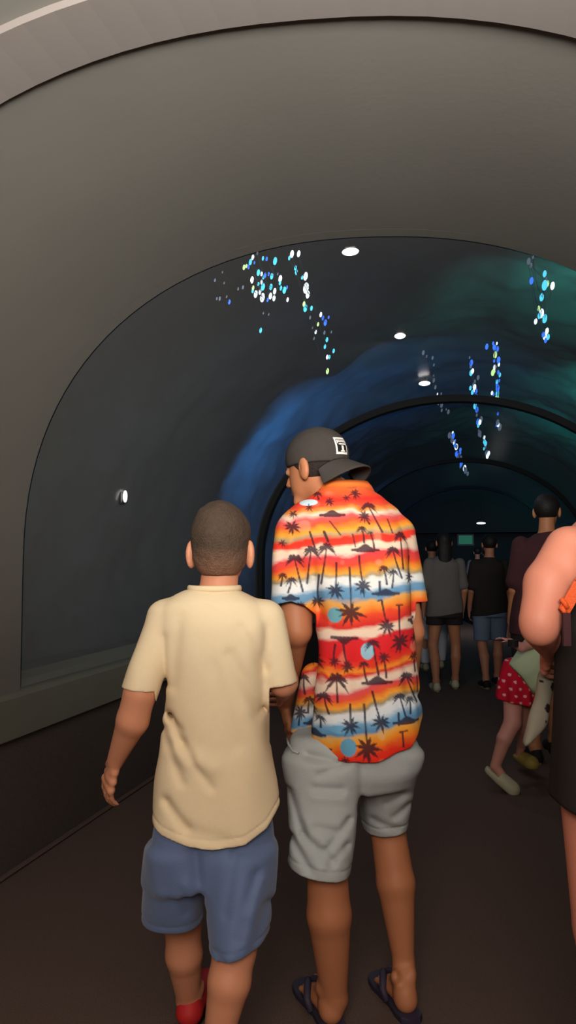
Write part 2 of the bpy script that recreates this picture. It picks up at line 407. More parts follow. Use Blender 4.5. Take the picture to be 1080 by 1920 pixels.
def foot(F_, heel, toe, s=1.0, ankle=None, ar=0.032):
    heel = np.array(heel, float); toe = np.array(toe, float); d = unit(toe-heel); L = np.linalg.norm(toe-heel); sd = unit(np.cross(d, (0, 0, 1)))
    F_.cone(heel + d*0.025, heel + d*0.03 + np.array([0, 0, .02]), .030*s, .026*s, 0.02)
    F_.cone(heel + d*0.03, heel + d*L*0.62, .028*s, .030*s, 0.03, ((0, 0, 1), .8))
    F_.cone(heel + d*L*0.62 - sd*.018*s, heel + d*L*0.62 + sd*.018*s, .022*s, .022*s, 0.03, ((0, 0, 1), .7))
    F_.cone(heel + d*0.07 + np.array([0, 0, .045]), heel + d*L*0.55, .026*s, .022*s, 0.03)
    for i in range(5):
        o = (0.030 - 0.0145*i)*s
        b = heel + d*L*0.68 + sd*o*1.0; e = heel + d*(L*(0.97 - 0.045*i)) + sd*(o*1.15) - np.array([0, 0, .004])
        F_.cone(b, e, (.0105 if i else .0125)*s, (.009 if i else .012)*s, 0.005)
    if ankle is not None:
        F_.cone(heel + d*0.035 + np.array([0, 0, .02]), ankle, .033*s, ar, 0.03)
        for q in (-1, 1): F_.ell(heel + d*0.045 + sd*q*.027*s + np.array([0, 0, .065*s]), (.013, .017, .018), 0.02)
def uniform(V, rgb): return np.tile(lin(rgb), (len(V), 1))
PXM = lambda Y: F/Y
def person(name_label, origin):
    e = thing('person', name_label, 'person', W((origin[0], origin[1], 0)), YAW)
    return e
def sub(p, o): return np.array(p, float) - np.array([o[0], o[1], 0])
def ringrow(py, xl, xr, Y, ry, o):
    a = at(xl, py, Y); b = at(xr, py, Y)
    return (a[2], (a[0]+b[0])/2 - o[0], Y - o[1], (b[0]-a[0])/2, ry)
# ---------------------------------------------------------------- the setting
def arch(cx, hw, top, spring, n, off=0.0, N=56, full=True, zb=0.0):
    """profile points (x, z) from the left foot over the top to the right foot"""
    P = []
    if full: P.append((cx-hw-off, zb))
    for i in range(N+1):
        t = PI*(1 - i/N); c, s_ = math.cos(t), math.sin(t)
        P.append((cx + (hw+off)*math.copysign(abs(c)**(2/n), c), spring + (top-spring+off)*abs(s_)**(2/n)))
    if full: P.append((cx+hw+off, zb))
    return P
def extrude(P, ys, name, m, parent=None, disp=None, smooth=True, shear=None):
    V = []; k = len(P)
    for jy, y in enumerate(ys):
        kk = 0 if shear is None else np.interp(y, (ys[0], ys[-1]), shear)
        for i, (x, z) in enumerate(P): V.append((x, y + kk*x, z))
    V = np.array(V)
    if disp is not None: V = disp(V)
    Fc = np.array([(j*k+i, j*k+i+1, (j+1)*k+i+1, (j+1)*k+i) for j in range(len(ys)-1) for i in range(k-1)])
    return link_mesh(name, V, Fc, m, parent, smooth=smooth)
def ringbar(Pi, Po, y0, y1, name, m, parent=None, smooth=False, shear=0):
    k = len(Pi); V = [(x, y + shear*x, z) for y in (y0, y1) for P in (Pi, Po) for (x, z) in P]; Fc = []
    for i in range(k-1):
        a, b, c, d = i, k+i, 2*k+i, 3*k+i
        Fc += [(a, a+1, b+1, b), (c, d, d+1, c+1), (a, c, c+1, a+1), (b, b+1, d+1, d)]
    Fc += [(0, k, 3*k, 2*k), (k-1, 3*k-1, 4*k-1, 2*k-1)]
    return link_mesh(name, V, Fc, m, parent, smooth=smooth)
NC, NH = -0.43, 1.57        # near vault centre and half width
TC, TH = -0.23, 1.75        # tunnel centre and half width
PY = 3.4                    # where the vault ends and the clear tunnel begins
TOP, SPR = 2.80, 1.35
KP, KR = 0.19, 0.10         # skew of the portal and of the ribs
# floor with its seam, the carpeted base walls
mb = MB(); mb.box((-0.2, 9, -0.05), (6.4, 25, 0.1)); struct(mb.build('floor', M['carpet']))
mb = MB(); mb.box((-2.10, 8.9, 0.285), (0.24, 25.4, 0.57)); struct(mb.build('wall_left', M['carpet_dark']))
mb = MB(); mb.box((1.66, 8.9, 0.285), (0.24, 25.4, 0.57)); struct(mb.build('wall_right', M['carpet_dark']))
for nm, x, q in (('trim_1', -1.98, 1), ('trim_2', 1.54, -1)):
    mb = MB(); P = [(0.0, 0.56), (0.03*q, 0.58), (0.02*q, 0.75), (-0.1*q, 0.79), (-0.26*q, 0.79), (-0.26*q, 0.56)]
    V = [(x+a, y, z) for y in (-3.8, 21.5) for (a, z) in P]; k = len(P)
    mb.add(V, [(i, (i+1) % k, k+(i+1) % k, k+i) for i in range(k)] + [tuple(range(k)), tuple(range(2*k-1, k-1, -1))])
    struct(mb.build(nm, M['sill']))
mb = MB(); mb.tube([(-1.965, -3.6, 0.012), (-1.965, 21, 0.012)], 0.012, 6); struct(mb.build('baseboard_left', M['carpet']))
# near vault (opaque), its raised band and the portal edge
nb = arch(NC, NH, TOP, SPR, 2.25, zb=0.75)
struct(extrude(nb, np.linspace(-3.8, PY, 12), 'ceiling', M['vault'], shear=(0, KP)))
struct(ringbar(arch(NC, NH-0.02, TOP-0.02, SPR, 2.25, zb=0.76), arch(NC, NH+0.05, TOP+0.05, SPR, 2.25, zb=0.76), 1.78, 1.98, 'trim_3', M['vault_trim'], shear=.13))
# back wall of the lobby, behind the viewer
mb = MB(); mb.box((-0.3, -3.9, 1.5), (6.4, 0.12, 3.2)); struct(mb.build('wall_back', M['vault']))
# bulkhead round the portal closing off the tank
Po = [(x*1.0, z) for x, z in arch(TC, 4.4, 5.1, 0.9, 2.2, zb=0.0)]; Pi = arch(NC, NH+0.001, TOP, SPR, 2.25, zb=0.0)
struct(ringbar(Pi, Po, PY+0.001, PY+0.08, 'wall_portal', M['vault'], shear=KP))
# clear acrylic vault in panels between the ribs
ribs_y = (7.05, 11.5, 15.9)
edges = [PY+0.08] + list(ribs_y) + [19.6]
for i in range(4):
    def blend(V, i=i):
        if i: return V
        A_, B_ = arch(NC, NH-0.004, TOP-0.004, SPR, 2.25, zb=0.78), arch(TC, TH, TOP, SPR, 2.0, zb=0.78); k = len(A_)
        for j in range(len(V)//k):
            t_ = min(1, j/4.0); t_ = t_*t_*(3-2*t_)
            for q in range(k):
                x = A_[q][0]*(1-t_) + B_[q][0]*t_; V[j*k+q] = (x, V[j*k+q][1] + (x-V[j*k+q][0])*KP, A_[q][1]*(1-t_) + B_[q][1]*t_)
        return V
    g = extrude(arch(TC, TH, TOP, SPR, 2.0, zb=0.78), np.linspace(edges[i], edges[i+1], 9), 'window_%d' % (i+1), M['acrylic'], shear=(KP if i == 0 else KR, KR if i < 3 else 0), disp=blend)
    struct(g)
for i, y in enumerate(ribs_y):
    o = ringbar(arch(TC, TH-0.045, TOP-0.045, SPR, 2.0, zb=0.78), arch(TC, TH+0.015, TOP+0.015, SPR, 2.0, zb=0.78), y-0.05, y+0.05, 'arch_rib', M['rib'], shear=KR)
    tag(o, ['black arched rib across the clear tunnel, nearest one, just beyond the cap', 'black arched rib across the tunnel, second one along',
            'black arched rib across the tunnel, farthest one, close above the distant people'][i], 'arch rib', 'ribs of the aquarium tunnel')
# rock shell of the tank
def rockdisp(V):
    x, y, z = V[:, 0], V[:, 1], V[:, 2]
    n = np.clip(noise3(x, y, z, 0.9, 1)*0.10 + noise3(x, y, z, 2.1, 2)*0.04, -.30, .4) + noise3(x, y, z, 5.0, 3)*0.02
    c = np.array([TC, 0, 1.2]); d = V - c; d[:, 1] = 0; L = np.linalg.norm(d, axis=1)[:, None]
    return V + d/L*n[:, None]
o = extrude(arch(TC, 3.8, 4.45, 0.9, 2.0, N=130, zb=-0.1), np.linspace(PY, 20.4, 170), 'wall_tank_rock', M['rock'], disp=rockdisp)
struct(o)
mb = MB(); mb.box((-3.2, 12, 0.25), (1.9, 17.4, 0.3)); mb.box((2.75, 12, 0.25), (1.9, 17.4, 0.3)); struct(mb.build('wall_tank_bed', M['rock']))
# far end
mb = MB(); mb.box((-0.2, 20.6, 2.0), (8.5, 0.2, 5.2)); struct(mb.build('wall_far', M['dark']))
mb = MB(); mb.box((-0.2, 19.7, 2.55), (3.8, 0.14, 1.1)); struct(mb.build('trim_4', M['dark']))

# ---------------------------------------------------------------- lamps, a reflection and water glints
def Wp(px, py, wy):                          # pixel -> world point on the plane y = wy (tunnel frame)
    a = at(px, py, 1.0); d = np.array(W((a[0], a[1], a[2]-H))); t = wy/d[1]
    return np.array([d[0]*t, wy, H + d[2]*t])
def ceiling_lamp(px, py, wy, lx, label, rod=None):
    p = Wp(px, py, wy)
    area('ceiling_lamp_beam', (p[0], p[1], p[2]-.022), (p[0], p[1]+.3, 0), 0.05, 3.0 if wy < 10 else 14, (0.9, 0.92, 1.0))
    t = thing('ceiling_lamp', label, 'lamp', (p[0], p[1], p[2]), 0, 'small lamps along the tunnel roof')
    m = MB(); m.ball((0, 0, 0), (lx, 0.022, 0.018), 14, 8); m.build('bulb_or_glint', M['lamp_glow'], t, smooth=True)
    m = MB(); m.box((0, 0, 0.028), (lx*1.2, 0.03, 0.018)); m.build('housing', M['lamp_body'], t)
    up = (rod if rod else TOP) - p[2]
    m = MB(); m.tube([(0, 0, 0.03), (0, 0, max(up, 0.05))], 0.005, 6); m.build('rod', M['lamp_body'], t)
    return t
ceiling_lamp(657, 472, 3.62, 0.042, 'small white lamp hanging from tunnel roof, largest and nearest, just beyond the portal edge', 2.74)
ceiling_lamp(750, 630, 4.95, 0.036, 'small dim white lamp under tunnel roof, second from the portal edge', 2.78)
ceiling_lamp(796, 719, 6.2, 0.046, 'small white lamp under tunnel roof, third one, just in front of the nearest black rib', 2.78)
ceiling_lamp(902, 981, 14.5, 0.08, 'tiny white lamp low in the far tunnel, above the distant people', 2.74)
p = Wp(253, 924, 4.0); p[0] = -1.93
p = np.array([-1.93, 4.0*0+3.98, 1.70])
t = thing('wall_reflection', 'small upright white lamp reflection on the dark left wall, alone above the ledge', 'lamp', tuple(p))  # reflection in the left glass, built as an added glowing ball on a plate
m = MB(); m.ball((0, 0, 0), (0.012, 0.014, 0.034), 12, 8); m.build('bulb_or_glint', M['lamp_glow'], t, smooth=True)
m = MB(); m.box((-0.02, 0, 0), (0.012, 0.05, 0.085)); m.build('reflection_plate', M['lamp_body'], t)

# water glints over the tunnel, as made-up strings of emissive balls and links
def glint_string(pts, depth, label, seed, tilt=0.15):
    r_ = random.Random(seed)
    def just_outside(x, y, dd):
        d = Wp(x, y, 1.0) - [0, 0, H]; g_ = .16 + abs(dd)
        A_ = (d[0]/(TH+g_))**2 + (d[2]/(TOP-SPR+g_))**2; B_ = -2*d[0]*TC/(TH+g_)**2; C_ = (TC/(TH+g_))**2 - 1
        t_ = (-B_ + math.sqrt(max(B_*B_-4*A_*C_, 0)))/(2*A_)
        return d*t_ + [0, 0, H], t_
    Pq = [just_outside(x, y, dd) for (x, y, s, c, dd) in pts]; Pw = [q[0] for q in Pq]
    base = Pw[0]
    t = thing('glint_string', label, 'light string', tuple(base), 0, 'strings of tiny glints in the water over the tunnel')
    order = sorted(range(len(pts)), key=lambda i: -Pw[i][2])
    glint_links = MB(); chain = [Pw[i]-base for i in order]
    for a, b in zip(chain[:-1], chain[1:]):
        if np.linalg.norm(a-b) > 1e-4: glint_links.tube([a, b], 0.0012, 4)
    glint_links.build('glint_link', M['glint_link'], t)
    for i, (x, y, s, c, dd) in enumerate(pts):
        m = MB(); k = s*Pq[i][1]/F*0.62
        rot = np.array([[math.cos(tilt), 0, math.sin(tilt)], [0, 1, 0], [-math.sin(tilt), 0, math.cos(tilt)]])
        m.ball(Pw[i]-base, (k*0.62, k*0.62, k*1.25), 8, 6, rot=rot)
        m.build('bulb_or_glint', M[c], t, smooth=True)  # one emissive ball per water glint
def strand(path, n, jit, s0, seed, cols=('glint_white', 'glint_blue', 'glint_cyan', 'glint_dim', 'glint_blue', 'glint_dim')):
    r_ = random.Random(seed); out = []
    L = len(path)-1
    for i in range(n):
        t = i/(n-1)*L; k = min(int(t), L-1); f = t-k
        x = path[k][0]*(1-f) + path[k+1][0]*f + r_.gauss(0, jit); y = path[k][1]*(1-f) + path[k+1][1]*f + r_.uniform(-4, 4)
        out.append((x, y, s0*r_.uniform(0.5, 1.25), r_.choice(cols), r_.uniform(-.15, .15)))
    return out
def cc(X, Y): return 390 + X/4.0, 430 + Y/4.0
A1 = [(370,180,.9,'glint_dim'),(336,210,1.3,'glint_white'),(318,245,1.5,'glint_cyan'),(348,250,.8,'glint_blue'),(305,280,1.2,'glint_blue'),(270,285,1.3,'glint_lime'),(288,275,1,'glint_lime'),
 (412,218,1.1,'glint_cyan'),(440,222,1.1,'glint_blue'),(503,238,1.9,'glint_cyan'),(378,325,1.6,'glint_cyan'),(402,335,1.1,'glint_white'),(428,345,1.3,'glint_blue'),(416,360,1,'glint_cyan'),(455,335,1,'glint_blue'),(478,352,1.5,'glint_cyan'),
 (330,380,1.7,'glint_white'),(378,410,1,'glint_cyan'),(402,395,1.1,'glint_white'),(412,430,1.9,'glint_cyan'),(338,440,1.2,'glint_lime'),(335,462,1.1,'glint_cyan'),(358,485,1.8,'glint_white'),(390,470,1.3,'glint_white'),(408,512,2.2,'glint_white'),
 (472,432,1.5,'glint_cyan'),(500,464,1.5,'glint_white'),(542,370,1.7,'glint_white'),(540,402,1.1,'glint_cyan'),(547,440,1.2,'glint_cyan'),(573,456,1.7,'glint_cyan'),(592,435,.9,'glint_blue'),(468,500,1.6,'glint_white'),(495,517,1.4,'glint_white'),(447,530,1,'glint_blue'),(597,528,1.1,'glint_white'),(523,335,.7,'glint_dim'),
 (395,758,1.3,'glint_cyan'),(415,628,.7,'glint_dim'),(455,638,.7,'glint_dim')]
glint_string([cc(a, b) + (s*5.6, c, random.uniform(-.1, .1)) for a, b, s, c in A1], 4.3, 'dense cluster of blue white glints in the water, left of the nearest lamp', 1)
A0 = [(52,382,.9,'glint_dim'),(108,322,.6,'glint_dim'),(120,402,.7,'glint_dim'),(66,520,.8,'glint_dim'),(88,520,1.1,'glint_dim'),(140,505,.7,'glint_dim'),(160,545,1.2,'glint_blue'),(226,447,.8,'glint_dim'),(262,435,1,'glint_dim')]
glint_string([cc(a, b) + (s*5.6, c, 0) for a, b, s, c in A0], 4.3, 'sparse faint glints in the water, farthest left, beside the dense blue cluster', 2)
A2 = [(630,185,1.8,'glint_white'),(680,183,1.6,'glint_white'),(610,215,1.1,'glint_cyan'),(656,290,1.2,'glint_cyan'),(662,322,1.3,'glint_cyan'),(706,362,1,'glint_cyan'),(732,352,2.0,'glint_white'),(735,440,2.6,'glint_white'),(748,490,1.8,'glint_white'),
 (720,560,1.3,'glint_lime'),(730,592,1.8,'glint_cyan'),(776,592,1.2,'glint_cyan'),(766,662,.9,'glint_dim'),(846,640,1.2,'glint_white'),(862,665,1.1,'glint_blue'),(880,700,1.5,'glint_blue'),(825,712,1.0,'glint_lime'),(808,770,1.0,'glint_white'),(873,775,1.0,'glint_dim'),
 (795,818,.8,'glint_dim'),(892,828,1.2,'glint_cyan'),(877,880,1.1,'glint_cyan'),(942,912,1.1,'glint_cyan'),(894,958,1.1,'glint_white'),(910,958,1,'glint_cyan'),(896,1064,1.4,'glint_lime'),(905,660,.8,'glint_blue'),(925,770,.7,'glint_dim'),(783,740,.7,'glint_dim')]
glint_string([cc(a, b) + (s*5.6, c, random.uniform(-.1, .1)) for a, b, s, c in A2], 4.3, 'long drooping string of blue white glints, between the dense cluster and the second lamp', 3)
A3 = [(250,400,1.4,'glint_dim'),(282,462,1.1,'glint_dim'),(315,340,.7,'glint_dim'),(490,588,1.4,'glint_cyan'),(292,692,1.5,'glint_blue'),(512,665,.8,'glint_dim'),(490,760,2.1,'glint_cyan'),(530,735,1.3,'glint_lime'),(608,768,1.6,'glint_white'),
 (445,940,1.6,'glint_cyan'),(400,1105,1.1,'glint_lime'),(440,1180,1.9,'glint_white'),(410,1215,1.3,'glint_cyan'),(490,1260,1.8,'glint_cyan'),(355,1302,1.2,'glint_white'),(525,1445,1.3,'glint_white'),(495,1525,1.5,'glint_white'),(542,1535,1.2,'glint_cyan'),(505,1580,1.2,'glint_blue'),(470,1500,1.2,'glint_blue')]
glint_string([(960+a/8, 440+b/8, s*6.2, c, random.uniform(-.1, .1)) for a, b, s, c in A3], 4.5, 'string of blue and yellow glints in teal water, farthest right, under the portal edge', 4)
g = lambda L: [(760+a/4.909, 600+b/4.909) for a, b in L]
glint_string(strand(g([(180,290),(250,370),(262,560),(300,660),(300,740),(335,825),(390,855)]), 15, 2.5, 5.5, 5, ('glint_dim', 'glint_dim', 'glint_white', 'glint_dim')), 7.4, 'faint short string of dim glints, right beside the third lamp', 5)
glint_string(strand(g([(430,1040),(425,1100),(475,1130),(490,1190),(495,1240),(500,1300),(530,1370),(560,1410)]), 24, 2.6, 6.5, 6, ('glint_white', 'glint_blue', 'glint_dim', 'glint_dim', 'glint_blue')), 8.0, 'lowest of the glint strings, small blue glints under the nearest rib', 6)
glint_string(strand(g([(595,340),(610,470),(650,530),(600,620),(660,640),(640,700),(635,780),(680,870),(680,930),(680,1020),(715,1080),(730,1140),(740,1215),(760,1260)]), 34, 2.6, 7.0, 7, ('glint_white', 'glint_blue', 'glint_cyan', 'glint_dim', 'glint_dim')), 7.8, 'long thin string of blue glints crossing the nearest black rib near its top', 7)
glint_string(strand(g([(745,260),(830,210),(855,255),(805,370),(860,390),(800,470),(850,480),(870,530),(835,570),(850,640),(805,690),(875,700),(860,920),(857,990),(888,985)]), 32, 2.6, 7.5, 8, ('glint_blue', 'glint_cyan', 'glint_white', 'glint_blue', 'glint_lime', 'glint_dim')), 7.8, 'string of bright blue glints against the teal rock, right of the long thin one', 8)
# lit exhibit windows at the far end
for (x, y, sx, sz, mm, lb) in ((873, 1012, .34, .22, 'screen_green', 'small green lit exhibit panel on the far end wall'), (962, 986, .5, .16, 'screen_blue', 'small blue lit exhibit panel on far end wall, behind the maroon shirted man')):
    p = Wp(x, y, 20.45); t = thing('exhibit_panel', lb, 'panel', tuple(p))
    m = MB(); m.box((0, 0, 0), (sx, 0.03, sz)); m.build('glowing_face', M[mm], t)
    m = MB(); m.box((0, 0.03, 0), (sx+.08, 0.05, sz+.08)); m.build('frame', M['lamp_body'], t)
# ---------------------------------------------------------------- the printed shirt
BANDS = [(900,(236,120,50)),(922,(234,84,46)),(934,(228,48,38)),(946,(232,80,48)),(954,(240,150,70)),(960,(238,205,180)),(969,(228,90,90)),(978,(230,84,50)),(992,(240,160,50)),(999,(170,150,110)),(1006,(226,52,36)),(1016,(228,60,44)),
 (1022,(236,205,175)),(1034,(236,200,178)),(1042,(218,64,70)),(1056,(228,72,46)),(1072,(238,156,50)),(1079,(160,145,112)),(1084,(222,218,210)),(1096,(220,220,218)),(1104,(110,150,180)),(1116,(96,140,172)),(1122,(222,160,80)),(1134,(236,128,44)),
 (1144,(224,70,40)),(1162,(206,44,42)),(1170,(232,200,172)),(1182,(230,200,178)),(1189,(212,40,46)),(1222,(214,34,36)),(1234,(222,60,36)),(1244,(238,140,46)),(1250,(208,34,38)),(1260,(232,205,180)),(1272,(228,200,178)),(1280,(214,76,84)),(1291,(228,84,50)),(1303,(240,160,50)),
 (1310,(150,136,104)),(1316,(222,222,222)),(1328,(216,222,226)),(1337,(120,166,200)),(1352,(86,140,180)),(1358,(224,170,90)),(1368,(240,150,40)),(1381,(234,96,36)),(1392,(230,50,30)),(1420,(226,40,28))]
# crown x, y, size, trunk end x, y, all-round (1) or drooping (0)
PALMS = [(667,925,11,0,0,1),(650,934,8,0,0,1),(618,941,9,0,0,1),(596,924,9,598,936,0),(580,952,8,0,0,1),(550,964,9,0,0,1),(548,990,15,0,0,1),(690,950,14,713,1000,0),(681,970,12,690,985,1),(675,994,9,678,1020,0),(690,1002,6,696,1030,0),
 (748,1006,14,750,1068,0),(731,1034,14,746,1085,0),(582,1034,15,575,1095,0),(610,1029,15,600,1095,0),(552,1050,16,567,1110,0),(530,1081,9,527,1100,0),(546,1089,10,540,1112,0),(625,1107,15,627,1058,1),(652,1146,22,650,1066,1),(674,1099,15,668,1045,1),
 (712,1067,10,717,1096,0),(731,1074,9,727,1102,0),(765,1084,12,767,1045,1),(594,1128,12,596,1080,1),(716,1171,15,707,1126,1),(740,1200,18,739,1136,1),(622,1234,10,624,1205,1),(645,1243,12,638,1205,1),(588,1235,17,588,1195,1),(690,1201,13,700,1258,0),
 (709,1225,11,714,1262,1),(673,1237,9,679,1270,0),(626,1265,19,627,1305,0),(604,1297,14,612,1326,0),(752,1263,15,774,1312,0),(703,1340,16,688,1286,1),(738,1297,12,749,1335,0),(758,1304,9,758,1328,0),(649,1345,16,649,1308,1),(678,1384,22,673,1308,1),
 (580,1320,11,578,1345,0),(597,1335,9,598,1352,0),(768,1228,10,771,1256,1),(530,1020,8,0,0,1),(563,1135,9,0,0,1),(640,1405,8,0,0,1),(770,1195,9,0,0,1),(560,1180,12,566,1215,1),(570,1280,12,572,1310,0),(564,1345,14,560,1370,1)]
LINES = [(580,1000,589,1030,1.3),(606,1000,613,1018,1.8),(617,980,636,1006,.9),(725,975,733,1002,.9),(658,1005,662,1028,.9),(741,1357,743,1384,1.1),(608,1389,610,1412,1.4),(775,1265,776,1295,.9),(736,1358,750,1356,1),(602,1390,616,1389,1.2),(734,1134,746,1134,1),(704,1092,704,1110,1.5),(706,1124,700,1126,1),(735,1326,735,1345,1.5)]
ISL = [(622,965,22,7),(680,1031,24,8),(715,1110,24,6),(640,1196,22,-9),(697,1268,26,9),(750,1339,24,7),(588,1363,17,7),(767,1166,9,-6),(545,1120,14,5)]
MOONS = [(579,942,17,7,(206,226,232)),(680,1215,12,15,(150,186,200)),(624,1152,13,14,(108,160,170)),(645,1382,14,16,(100,160,190)),(628,1352,16,7,(110,165,200))]
def shirt_colors(U, Vv):
    """U, Vv: position on the cloth"""
    sl = np.interp(Vv, [900, 980, 1085, 1180, 1300, 1420], [-.03, -.10, -.06, -.16, -.20, -.16])
    z0 = np.zeros_like(U)
    wob = noise3(U, Vv, z0, 1/46., 11)*5.0 + noise3(U, Vv, z0, 1/15., 12)*2.0 + noise3(U, Vv*3, z0, 1/7., 15)*0.8
    row = Vv - sl*(U-690) + wob
    B = np.array([b[0] for b in BANDS], float); Cc = np.array([lin(b[1]) for b in BANDS])
    col = np.stack([np.interp(row, B, Cc[:, i]) for i in range(3)], 1)
    blot = noise3(U, Vv, z0, 1/22., 13); a = np.clip((blot-1.2)*0.5, 0, .25)[:, None]
    col = col*(1-a) + lin((236, 190, 150))*a
    for (x, y, rx, ry, c) in MOONS:
        d = ((U-x)/rx)**2 + ((Vv-y)/ry)**2; a = np.clip((1.08-d)*5, 0, 1)[:, None]
        col = col*(1-a) + lin(c)*a
    ink = np.zeros(len(U))
    def seg(x0, y0, x1, y1, w0, w1=None):
        w1 = w0 if w1 is None else w1
        m = (U > min(x0, x1)-4) & (U < max(x0, x1)+4) & (Vv > min(y0, y1)-4) & (Vv < max(y0, y1)+4); k = np.nonzero(m)[0]
        if not len(k): return
        dx, dy = x1-x0, y1-y0; L2 = dx*dx+dy*dy+1e-9
        t = np.clip(((U[k]-x0)*dx + (Vv[k]-y0)*dy)/L2, 0, 1)
        d = np.hypot(U[k]-x0-t*dx, Vv[k]-y0-t*dy); w_ = w0+(w1-w0)*t
        ink[k] = np.maximum(ink[k], np.clip((w_*1.45-d)*0.8+0.55, 0, 1))
    rr = random.Random(5)
    for (x, y, s, tx, ty, full) in PALMS:
        s = s*1.15
        if tx: 
            mx, my = (x+tx)/2 + rr.uniform(-1.5, 1.5), (y+ty)/2
            seg(x, y, mx, my, .9, 1.1); seg(mx, my, tx, ty, 1.1, 1.4)
        n = 9 if s > 10 else 7
        for i in range(n):
            if full: a = 2*PI*i/n + rr.uniform(-.2, .2); dr = 0.1
            else: a = -PI*(-0.12 + 1.24*i/(n-1)) + rr.uniform(-.15, .15); dr = 0.45
            l = s*rr.uniform(.8, 1.1); x0, y0 = x, y
            for j in range(1, 4):
                f = j/3; x1 = x + math.cos(a)*l*f; y1 = y + math.sin(a)*l*f*0.95 + dr*l*f*f*1.3
                seg(x0, y0, x1, y1, .13*s*(.5+f*(1-f)*1.6)*.75, .13*s*(.5+(f*(1-f)*1.6 if j < 3 else -.3))*.75); x0, y0 = x1, y1
    for L in LINES: seg(*L)
    for (x, y, w_, h_) in ISL:
        for i in range(-8, 9):
            xx = x + w_*i/8; hh = abs(h_)*math.exp(-(i/3.2)**2)
            if h_ > 0: seg(xx, y + 3 - hh*1.1, xx, y + 3 + (1.5 if abs(i) < 6 else 0), 1.7)
            else: seg(xx, y - 4, xx, y - 4 + hh*1.1, 1.7)
    warm = np.clip((col[:, 0]-col[:, 2])*1.6, 0, 1)[:, None]
    inkc = lin((44, 48, 68))*(1-warm) + lin((66, 32, 40))*warm
    a = (ink*0.93)[:, None]
    return col*(1-a) + inkc*a

# ---------------------------------------------------------------- man in the printed shirt
O = at(650, 1700, 2.38); O = (O[0], O[1])
E = person('man in red orange palm-print shirt, pale grey shorts and backward black cap', O)
j = lambda px, py, Y: sub(at(px, py, Y), O)
hc = j(590, 882, 2.52); Rh = frame((-.80, .58, -.16)); hs = 1.02
neck = j(640, 940, 2.47)
Fd = Field(j(480, 790, 2.05)*[1, 1, 0] + [0, -.06, 0], (j(830, 800, 2.8)[0], j(600, 800, 2.9)[1], j(600, 790, 2.5)[2]+.03), 0.005)
head(Fd, hc, Rh, hs, neck, 0.058)
Fd.cone(neck, j(650, 985, 2.44), .06, .07, .03)
Fd.rings([(j(0, y, 2.42)[2], j(x, y, 2.42)[0], 2.42-O[1], R(w_, 2.42), ry) for y, x, w_, ry in ((960, 655, 120, .06), (1000, 655, 205, .085), (1100, 665, 180, .10), (1200, 685, 160, .10), (1300, 685, 165, .10), (1400, 680, 190, .11), (1460, 668, 190, .10))], 0.04)
SL, SR = j(552, 1000, 2.44), j(744, 1018, 2.44)
WL = j(534, 1322, 2.60)
EL2 = j(556, 1183, 2.37)
Fd.cone(SL, EL2, .050, .048, .03); Fd.cone(EL2, WL, .042, .025, .02)
hand(Fd, WL, unit(j(548, 1400, 2.56) - WL), (1, .2, 0), (0, .8, .3), 1.0, .35)
ER, WR = j(772, 1185, 2.47), j(765, 1300, 2.66)
Fd.cone(SR, ER, .044, .038, .03); Fd.cone(ER, WR, .040, .026, .02)
hand(Fd, WR, unit((-.3, .5, -.75)), (-1, .2, 0), (-.2, .8, .3), 1.0, .6)
# legs
HL, KL, AL = j(610, 1420, 2.36), j(612, 1600, 2.30), j(627, 1872, 2.33)
heelL = sub((at(628, 1940, 2.3)[0], 2.295, .042), O); toeL = sub((at(572, 1850, 2.51)[0], 2.51, .040), O)
Fd.cone(HL, KL, .070, .054, .03); Fd.cone(KL, j(617, 1715, 2.29), .056, .0635, .02); Fd.cone(j(617, 1715, 2.29), AL, .0635, .037, .02)
foot(Fd, heelL, toeL, 1.0, AL, .036)
HR, KR, AR = j(725, 1420, 2.42), j(728, 1560, 2.49), j(757, 1805, 2.44)
heelR = sub((at(768, 1885, 2.36)[0], 2.35, .042), O); toeR = sub((at(714, 1845, 2.55)[0], 2.555, .040), O)
Fd.cone(HR, KR, .070, .050, .03); Fd.cone(KR, j(742, 1655, 2.46), .055, .059, .02); Fd.cone(j(742, 1655, 2.46), AR, .059, .032, .02)
foot(Fd, heelR, toeR, 1.0, AR, .030)
V, Q = Fd.mesh(); col = uniform(V, (176, 112, 76))
head_color(V, col, hc, Rh, hs)
link_mesh('body', V, Q, M['skin_man'], E, col)
# short dark hair under the cap
Fh = Field(hc - .16, hc + .16, .004)
gh = lambda x, y, z: hc + Rh @ (np.array([x, y, z])*hs)
Fh.ell(gh(0, -0.014, 0.03), np.array([.079, .097, .092])*hs, .02, Rh)
X, Y, Z = Fh.all(); px_, py_, pz_ = [(X-hc[0])*Rh[0][i] + (Y-hc[1])*Rh[1][i] + (Z-hc[2])*Rh[2][i] for i in range(3)]
Fh.cut(np.maximum(py_ - .055, -.055 - pz_ + np.clip(py_+.03, 0, 1)*1.1), .004)
V, Q = Fh.mesh(); link_mesh('hair', V, Q, M['hair'], E, uniform(V, (40, 30, 26)))
# cap worn backwards
capR = Rh
Fc_ = Field(hc - .2, hc + .22, .004)
Fc_.ell(gh(0, -0.016, 0.040), np.array([.090, .108, .096])*hs, .02, Rh)
X, Y, Z = Fc_.all(); px_, py_, pz_ = [(X-hc[0])*Rh[0][i] + (Y-hc[1])*Rh[1][i] + (Z-hc[2])*Rh[2][i] for i in range(3)]
seam = np.abs(px_); Fc_.f += (0.0018*np.exp(-(px_/.003)**2) + 0.0014*np.exp(-((np.abs(px_)-.055)/.003)**2)).astype(np.float32)
Fc_.cut(.018 - .10*np.clip(-py_, -.2, .2) - pz_ - .004, .003); 
Fc_.shell(.010)
V, Q = Fc_.mesh()
CAPE = link_mesh('cap', V, Q, M['cap'], E)
